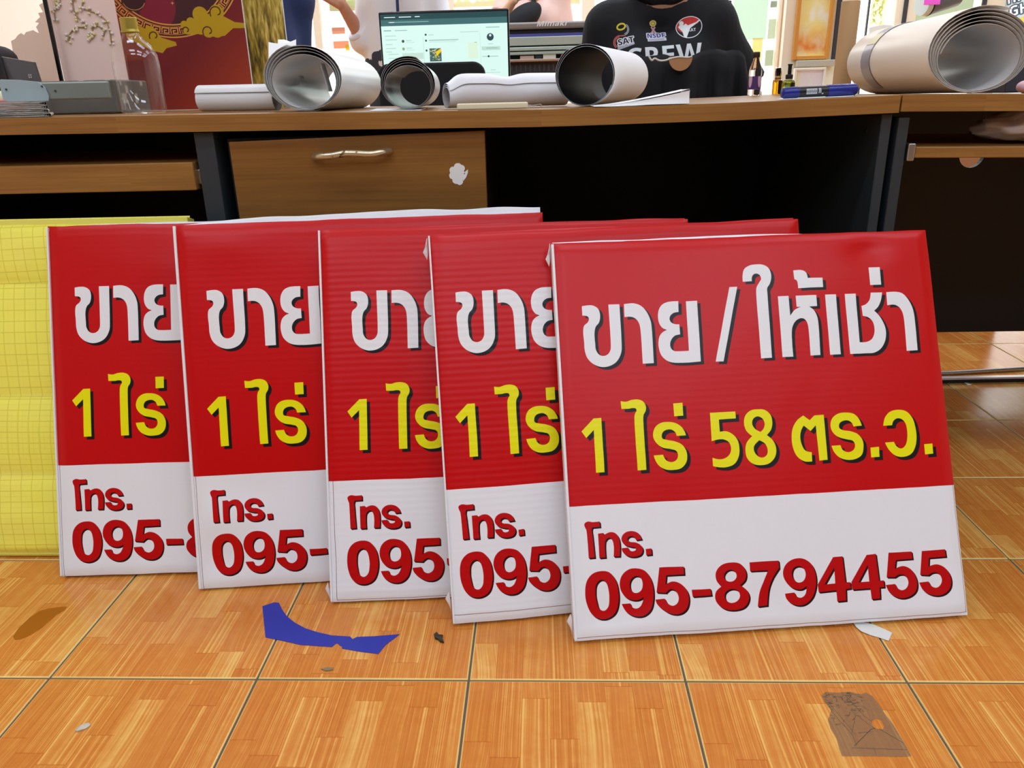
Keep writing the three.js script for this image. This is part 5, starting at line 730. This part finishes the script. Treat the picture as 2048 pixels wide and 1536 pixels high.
{ // seated person seen from behind, black crew shirt
  const z = -2.735, x = at(1327, 60, z + 0.1).x, L = (a, b, dz = 0) => { const p = at(a, b, z + dz); return [p.x - x, p.y, dz]; };
  const J = { hip: [0, 0.595, 0.02], chest: [0, 0.83, 0.0], neck: [0, 1.035, -0.015], head: [0, 1.175, -0.04], shL: [-0.155, 0.955, 0], shR: [0.158, 0.962, 0], elL: [-0.225, 0.73, -0.06], elR: [0.305, 0.735, -0.05], wrL: [-0.14, 0.745, -0.28], wrR: [0.2, 0.745, -0.29], hipL: [-0.09, 0.585, -0.02], hipR: [0.09, 0.585, -0.02], knL: [-0.12, 0.54, -0.42], knR: [0.12, 0.54, -0.42], anL: [-0.12, 0.1, -0.44], anR: [0.12, 0.1, -0.44], toeL: [-0.13, 0.05, -0.58], toeR: [0.13, 0.05, -0.58] };
  const W = 1400, tx = (p) => [(p.x - x + 0.35) / 0.7 * W, (1 - (p.y - 0.5) / 0.7) * W], print = canvas(W, W, (c) => {
    c.fillStyle = '#0d1015'; c.fillRect(0, 0, W, W);
    const Q = (a, b) => tx(at(a, b, z + 0.135)), k = Math.hypot(Q(1400, 60)[0] - Q(1300, 60)[0]) / 100, T = (a, b, ang, draw) => { c.save(); c.translate(...Q(a, b)); c.scale(k, k); c.rotate(ang); draw(); c.restore(); };
    const fitText = (s, w, h, fill, stroke, lw = 1) => { c.font = 'bold 40px sans-serif'; const m = c.measureText(s).width; c.save(); c.scale(w / m, h / 29); c.textBaseline = 'alphabetic'; if (stroke) { c.lineWidth = lw * 40 / h; c.strokeStyle = stroke; c.lineJoin = 'round'; c.strokeText(s, 0, 0); } c.fillStyle = fill; c.fillText(s, 0, 0); c.restore(); };
    T(1252, 136, -0.055, () => fitText('CREW', 158, 37, '#e4e9ea'));
    T(1232, 97, -0.17, () => { // emblem with a yellow loop over red and grey curves
      c.lineWidth = 3.4; c.strokeStyle = '#f0d93c'; c.beginPath(); c.ellipse(20, -40, 8.5, 5.5, -0.1, 0, 7); c.stroke(); c.lineWidth = 1.6; c.strokeStyle = '#b9bcc4'; for (const r of [11, 8.6]) { c.beginPath(); c.arc(24, -34, r, -0.9, 1.5); c.stroke(); } c.lineWidth = 2; c.strokeStyle = '#d8695c'; for (const r of [13, 10.4]) { c.beginPath(); c.arc(13, -11, r, 2.4, 4.75); c.stroke(); } c.beginPath(); c.moveTo(12, -24); c.quadraticCurveTo(20, -22, 26, -22.5); c.stroke(); c.strokeStyle = '#c9c9d0'; c.lineWidth = 1; c.beginPath(); c.moveTo(6, -5); c.lineTo(41, -6); c.lineTo(41, -1.5); c.lineTo(6, 3.5); c.closePath(); c.fillStyle = '#a9a9b6'; c.fill(); c.translate(8, -5.5); fitText('SAT', 33, 11.5, '#11151c', '#dcdce2', 2.6); });
    T(1297, 66, -0.045, () => { c.fillStyle = '#f2e07a'; c.beginPath(); c.ellipse(18, -21.5, 7.6, 6.2, 0.05, 0, 7); c.fill(); c.strokeStyle = '#7a8a3a'; c.lineWidth = 1; c.beginPath(); c.ellipse(18, -21.5, 4.5, 3.2, 0.2, 0, 7); c.stroke(); c.strokeStyle = '#d8a9b6'; c.lineWidth = 4; c.beginPath(); c.moveTo(14, -15); c.lineTo(24, -1); c.moveTo(23, -15); c.lineTo(12.5, -1); c.stroke(); c.fillStyle = '#cfcfdc'; c.fillRect(2, 8, 40, 6.5); c.fillStyle = '#8f90a4'; c.fillRect(5, 10, 33, 1); c.fillRect(5, 12, 33, 1); c.translate(1, 7.5); fitText('NSDF', 41, 8.8, '#2a2f86', '#d5d6e4', 2.6); });
    T(1386, 51, -0.04, () => { c.beginPath(); c.ellipse(0, 0, 25, 20.5, -0.15, 0, 7); c.fillStyle = '#171b22'; c.fill(); c.save(); c.clip(); c.fillStyle = '#d23a34'; c.beginPath(); c.ellipse(-2, -8, 23, 16, -0.5, 0, 7); c.fill(); c.fillStyle = '#171b22'; c.beginPath(); c.moveTo(-6, 21); c.lineTo(0, 2); c.lineTo(24, -10); c.lineTo(26, 21); c.fill(); c.fillStyle = '#eaf1ee'; c.beginPath(); c.arc(-14, -9, 4.4, 0, 7); c.fill(); c.beginPath(); c.moveTo(-21, -2); c.lineTo(-17, -7); c.lineTo(-10, -5); c.lineTo(-6, -8); c.lineTo(-2, -4); c.lineTo(14, -9); c.lineTo(21, -14); c.lineTo(22, -11); c.lineTo(2, 2); c.lineTo(-3, 12); c.lineTo(-8, 22); c.lineTo(-12, 20); c.lineTo(-14, 8); c.closePath(); c.fill(); c.restore(); c.lineWidth = 1.7; c.strokeStyle = '#e6e6e8'; c.beginPath(); c.ellipse(0, 0, 25, 20.5, -0.15, 0, 7); c.stroke(); c.translate(-3, 8.5); c.rotate(-0.02); fitText('KAT', 16, 6, '#e8ebee'); });
  });
  person('seated person seen from behind in a black shirt printed CREW', [x, 0, z], J, { facing: -1, shirtName: 'crew_shirt', sleeveL: 0.42, sleeveR: 0.42, sleeveEnd: 0.07, dirL: [0.1, 0, -1], dirR: [-0.2, 0, -1], thumbL: -1, thumbR: 1, shirt: mat('#ffffff', 0.85, { map: print }), trousers: mat('#20242c', 0.85), hair: [[[0, 1.21, -0.02], [0, 1.12, 0.005], 0.098, 0.085], [[-0.045, 1.075, 0.012], [0.045, 1.075, 0.012], 0.055, 0.055], [[-0.02, 1.06, 0.01], [0.02, 1.06, 0.01], 0.058, 0.058], [[-0.06, 1.14, -0.03], [0.06, 1.14, -0.03], 0.06, 0.06]] });
}
{ // standing person in a white shirt, one forearm raised
  const z = -4.4, x = at(800, 90, z).x, L = (a, b, dz = 0) => { const p = at(a, b, z + dz); return [p.x - x, p.y, dz]; }, J = stand();
  J.shL = L(748, -42); J.elL = L(727, 80, 0.03); J.wrL = L(683, 8, 0.12); J.elR = [0.22, 1.1, 0.02]; J.wrR = [0.16, 0.9, 0.12];
  const g = person('standing person in a pale shirt with rolled sleeve and raised forearm', [x, 0, z], J, { sleeveL: 0.6, sleeveR: 0.55, sleeveEnd: 0.05, dirL: [-0.75, 0.55, 0.3], backL: [0.4, 0.3, 0.9], thumbL: 1, dirR: [-0.3, -0.5, 0.4], backR: [0, 0.5, 0.6], curl: 0.6, skin: '#c98f70', shirt: mat('#f4f6fa', 0.8), trousers: mat('#39404c', 0.85) });
  part('cuff', (() => { const e = vec(J.elL).lerp(vec(J.wrL), 0.19), s = vec(J.elL), d = e.clone().sub(s).normalize(), t = new THREE.TorusGeometry(0.047, 0.016, 12, 28); t.applyQuaternion(new THREE.Quaternion().setFromUnitVectors(V(0, 0, 1), d)); t.translate(e.x, e.y, e.z); return t; })(), mat('#dfe0e6', 0.8), g);
  part('lanyard', tube([[0.05, 1.46, 0.05], [0.035, 1.38, 0.13], [0.028, 1.25, 0.150], [0.025, 1.12, 0.155], [0.02, 1.06, 0.15]], 0.008, 30, 6), mat('#22305c', 0.7), g);
}
{ // standing person in navy clothes, mostly behind the golden board
  const z = -3.05, x = at(487, 90, z).x;
  person('standing person in dark navy clothes behind the golden board', [x, 0, z], { ...stand(), elL: [-0.2, 1.12, 0.02], elR: [0.19, 1.11, -0.06], wrR: [0.16, 0.87, -0.1], wrL: [-0.16, 0.87, -0.1] }, { facing: 1, long: 0.12, sleeve: 0.95, dirL: [0.3, -0.8, 0.3], dirR: [-0.3, -0.8, 0.3], backL: [0, 0.3, 1], backR: [0, 0.3, 1], shirtName: 'jacket', shirt: mat('#2c3a66', 0.85), trousers: mat('#26335a', 0.85) });
}
{ // person with long brown hair by the window, black shoulder bag
  const z = -5.75, x = at(1068, 30, z).x, J = stand(); J.elL = [-0.24, 1.2, 0.1]; J.wrL = [-0.13, 1.33, 0.2]; J.elR = [0.2, 1.12, 0];
  const g = person('person with long brown hair and pink top behind the printer', [x, 0, z], J, { facing: 1, sleeveL: 0.35, sleeveR: 0.5, dirL: [0.4, 0.7, 0.2], backL: [0, 0.2, 1], dirR: [0, -1, 0.1], backR: [1, 0, 0], skin: '#dcae88', hairColor: '#6a3f22', hair: [[[0, 1.63, -0.02], [0, 1.56, -0.04], 0.096, 0.09], [[0.09, 1.58, -0.02], [0.12, 1.2, 0.03], 0.05, 0.035], [[-0.07, 1.58, -0.05], [-0.06, 1.3, -0.08], 0.05, 0.04], [[0.05, 1.5, -0.07], [0.06, 1.25, -0.09], 0.07, 0.06]], shirt: mat('#e9c3b4', 0.8), trousers: mat('#e0b8a8', 0.85) });
  const b = thing('shoulder_bag', 'black shoulder bag carried by the person with brown hair', 'bag', [x, 0, z]);
  part('pouch', (() => { const q = new THREE.SphereGeometry(0.13, 28, 18); q.scale(1.15, 0.6, 0.45); q.rotateZ(0.6); q.translate(-0.08, 1.21, 0.235); return q; })(), M.rubber, b); part('strap', tube([[-0.02, 1.28, 0.22], [0.03, 1.4, 0.16], [0.09, 1.5, 0.03], [0.06, 1.45, -0.16]], 0.012, 24, 8), M.rubber, b);
}

// ---------------------------------------------------------------- shop front with its posters and frames
{
  const Z = -6.78, wx = (p, y = 90) => at(p, y, Z).x, win = structure('window_1'), pane = [];
  const head = part('wall_front', span(X0 - 0.12, X1 + 0.12, 2.55, CEILING, ZB - 0.12, ZB + 0.12), M.wall); head.userData.kind = 'structure';
  part('sill', span(X0, X1, 0, 0.32, ZB, Z + 0.04), M.post, win);
  const cuts = [X0 + 0.03, wx(60), wx(640), wx(905), wx(1176), wx(1568), wx(1700), wx(1800), wx(1972), X1 - 0.03], wide = [0.06, 0.1, 0.06, 0.05, 0.1, 0.14, 0.06, 0.16, 0.2, 0.06];
  cuts.forEach((x, i) => part('mullion', span(x - wide[i] / 2, x + wide[i] / 2, 0.32, 2.55, Z - 0.06, Z + 0.03, 0.004), M.post, win));
  for (let i = 1; i < cuts.length; i++) part('pane', span(cuts[i - 1] + wide[i - 1] / 2, cuts[i] - wide[i] / 2, 0.32, 2.55, Z - 0.022, Z - 0.016, 0.0005), M.glass, win);
  part('dark_strip', span(wx(1793), wx(1801), 0.32, 2.55, Z + 0.031, Z + 0.045), M.frameDark, win); part('dark_strip', span(wx(1945), wx(1954), 0.32, 2.55, Z + 0.031, Z + 0.045), M.frameDark, win); part('dark_strip', span(wx(1727), wx(1730), 0.32, 2.55, Z - 0.015, Z + 0.01), M.frameDark, win);
  part('tan_strip', span(wx(1556), wx(1563), 0.32, 2.55, Z + 0.031, Z + 0.05), mat('#c9a377', 0.6), win);
  // sheets and films stuck on the inside of the glass
  const film = (name, label, cat, x0, x1, y0, y1, color, z = Z - 0.012, map) => { const a = at(x0, (y0 + y1) / 2, z), b = at(x1, (y0 + y1) / 2, z), t = at((x0 + x1) / 2, y0, z).y, u = at((x0 + x1) / 2, y1, z).y, g = span(a.x, b.x, u, t, z, z + 0.002, 0.0004); if (map) { const p = g.attributes.position, q = g.attributes.uv; for (let i = 0; i < p.count; i++) q.setXY(i, (p.getX(i) - a.x) / (b.x - a.x), (p.getY(i) - u) / (t - u)); } return tag(part(name, g, mat(map ? '#ffffff' : color, 0.6, { transmission: 0.5, thickness: 0, ...(map ? { map } : {}) })), label, cat); };
  film('window_banner', 'pale green banner with cut off white lettering across the shop window', 'banner', 655, 1160, -70, 15, '#cdd8a8', Z - 0.012, canvas(1024, 172, (c, w, h) => { c.fillStyle = '#e6ecc8'; c.fillRect(0, 0, w, h); c.fillStyle = '#e9e6c4'; c.fillRect(0, 150, w, 22); c.strokeStyle = '#fff7f4'; c.lineWidth = 13; for (const [x, k] of [[510, 0], [548, 1], [590, 0], [632, 2], [690, 3], [720, 1], [800, 0], [842, 0], [884, 2], [926, 0]]) { c.beginPath(); if (k === 0) c.ellipse(x, 120, 14, 30, 0, 0, 7); if (k === 1) { c.moveTo(x, 90); c.lineTo(x, 150); } if (k === 2) { c.moveTo(x - 14, 150); c.lineTo(x, 92); c.lineTo(x + 14, 150); } if (k === 3) { c.arc(x, 128, 17, 0, 3.2); } c.stroke(); } }));
  film('lime_film', 'pale lime film on the window behind the torn peach cardboard', 'film', 14, 82, -50, 78, '#f0eeb0'); film('paper_notice', 'cream paper notice on the lime window film at the far left', 'notice', 30, 64, -30, 36, '#fdeee2', Z - 0.006);
  film('white_poster', 'large white poster on the window between the navy and white clad persons', 'poster', 628, 738, 2, 62, '#ffffff');
  film('pink_note', 'pink note below the large white window poster', 'note', 664, 690, 55, 68, '#e9b79c', Z - 0.006);
  film('peach_note', 'peach coloured packet low on the window beside the raised elbow', 'note', 667, 698, 82, 97, '#efba98', Z - 0.006);
  film('yellow_note', 'small yellow note low on the window beside the raised elbow', 'note', 691, 699, 89, 101, '#f0e13c', Z - 0.002);
  film('mint_film', 'pale mint film on the window right of the dark monitor', 'film', 1466, 1535, -30, 80, '#dcefe2');
  film('oval_sign', 'pale yellow oval cut out on the window above the drink bottle', 'sign', 1504, 1524, 76, 124, '#f2ebb2', Z - 0.006);
  film('green_picture', 'pale green narrow picture on the window left of the tan strip', 'picture', 1536, 1551, 38, 78, '#d6e0cc'); film('green_picture', 'pale green picture low on the window left of the tan strip', 'picture', 1530, 1546, 100, 132, '#cbd6c0'); film('green_picture', 'small grey picture at the top of the window left of the tan strip', 'picture', 1541, 1554, 2, 15, '#aebba8');
  film('plant_print', 'pale window print with yellow green leaves beside the cardboard tube', 'print', 1742, 1774, -20, 50, '#ffffff', Z - 0.012, pixels(128, 256, (u, v) => { const k = smooth(0.5, 0.66, fbm(u * 7, v * 14, 5)) * smooth(0, 0.25, u) * smooth(1, 0.6, u); return [mix(244, 214, k), mix(250, 216, k), mix(240, 120, k)]; }));
  film('green_film', 'grey green film on the window above the huge roll', 'film', 1832, 1944, -30, 80, '#cfdcc6');
  film('graffiti_poster', 'poster with blue and white graffiti letters and yellow patch at the right edge', 'poster', 2006, 2080, -40, 110, '#ffffff', Z + 0.05, canvas(512, 1024, (c, w, h) => { c.fillStyle = '#dfeaf0'; c.fillRect(0, 0, w, h); c.lineJoin = 'round'; c.font = 'bold 190px sans-serif'; c.lineWidth = 34; c.strokeStyle = '#5f7a92'; c.save(); c.translate(20, 330); c.rotate(-0.25); c.strokeText('Hi', 0, -10); c.fillStyle = '#ffffff'; c.fillText('Hi', 0, -10); c.strokeText('GHA', 20, 170); c.fillText('GHA', 20, 170); c.restore(); c.fillStyle = '#f3e884'; c.beginPath(); c.moveTo(170, 540); c.lineTo(330, 470); c.lineTo(512, 720); c.lineTo(512, 900); c.fill(); }));
  // cream partition with a picture in an orange frame and one in a white frame
  const pz = -5.0, q = (a, b) => at(a, b, pz), part0 = part('partition_panel', span(q(1566, 90).x, q(1706, 90).x, 0, 2.3, pz - 0.05, pz), M.post); tag(part0, 'cream partition panel behind the dropper bottle', 'partition');
  const framed = (name, label, x0, x1, y0, y1, w, color, map, z) => { const a = at(x0, (y0 + y1) / 2, z), b = at(x1, (y0 + y1) / 2, z), t = at((x0 + x1) / 2, y0, z).y, u = at((x0 + x1) / 2, y1, z).y, g = thing(name, label, 'picture', [(a.x + b.x) / 2, u, z]), W = b.x - a.x, H = t - u, m = mat(color, 0.45);
    for (const s of [-1, 1]) part('frame_side', box(w, H, 0.03, s * (W / 2 - w / 2), H / 2, 0, 0.003), m, g); for (const s of [0, 1]) part('frame_bar', box(W - 2 * w, w, 0.03, 0, s ? H - w / 2 : w / 2, 0, 0.003), m, g);
    const pic = box(W - 2 * w + 0.002, H - 2 * w + 0.002, 0.006, 0, H / 2, -0.006, 0.0005), p = pic.attributes.position, uv = pic.attributes.uv; for (let i = 0; i < p.count; i++) uv.setXY(i, p.getX(i) / W + 0.5, p.getY(i) / H); part('artwork', pic, mat('#ffffff', 0.4, { map }), g); return g; };
  framed('framed_picture', 'tall picture with yellow and red flames in an orange wooden frame', 1592, 1666, -60, 119, 0.022, '#d8953c', pixels(160, 320, (u, v) => { const k = fbm(u * 5, v * 9, 3), r = smooth(0.42, 0.1, v) * smooth(0.04, 0.16, v) * k * 1.6, y = smooth(0.2, 0.7, fbm(u * 4 + 3, v * 6, 8)); return [mix(250, 238, r), mix(mix(250, 232, y), 120, clamp(r * 0.8)), mix(mix(228, 120, y * 0.8), 60, clamp(r))]; }), pz + 0.02);
  framed('framed_picture', 'small pastel picture in a white frame below the orange one', 1585, 1647, 136, 215, 0.012, '#f2efe6', pixels(128, 128, (u, v) => { const k = fbm(u * 5, v * 3, 6), y = smooth(0.3, 0.05, u); return [mix(246, 238, k), mix(226, 244, k) - y * 6, mix(246, 240, k) - y * 60]; }), pz + 0.12);
  tag(part('wall_ledge', span(q(1588, 130).x, q(1662, 130).x, q(1620, 134).y, q(1620, 121).y, pz, pz + 0.06, 0.003), mat('#c4bda8', 0.6)), 'greyish ledge between the two framed pictures', 'ledge');
  part('dark_edge', span(q(1668, 60).x, q(1677, 60).x, 0.9, 2.3, pz, pz + 0.012), M.frameDark, part0);
  tag(part('stand_cabinet', span(q(1575, 150).x, q(1690, 150).x, 0, 0.66, pz + 0.07, pz + 0.25, 0.004), M.cream), 'low cream cabinet under the white framed picture', 'cabinet');
  // camera-like roll hanging in front of the green film
  const cz = -5.6, c0 = at(1851, 8, cz), c1 = at(1922, -2, cz), g = thing('hanging_roll', 'dark roll of film with a magenta end hanging above the huge roll', 'roll', [c0.x, c0.y, cz]);
  const L = c1.x - c0.x, dir = V(L, 0.06, -0.1); part('roll_body', rod([0, 0, 0], dir.toArray(), 0.075, 0.075, 32), mat('#4b4e58', 0.35), g); part('roll_end', rod([-0.03, -0.002, 0.01], [0, 0, 0], 0.066, 0.074, 32), mat('#c3d6d8', 0.3), g); part('magenta_disc', (() => { const d = span(-0.045, 0.055, -0.012, 0.055, 0.074, 0.08, 0.002); return d; })(), mat('#f060d8', 0.5), g);
  part('hanger', rod([L / 2, 0.05, -0.05], [L / 2, CEILING - c0.y, -0.05], 0.006), M.frameDark, g);
}

scene.traverse((o) => { if (o.isMesh) { o.castShadow = true; o.receiveShadow = true; } });
renderer.render(scene, camera);
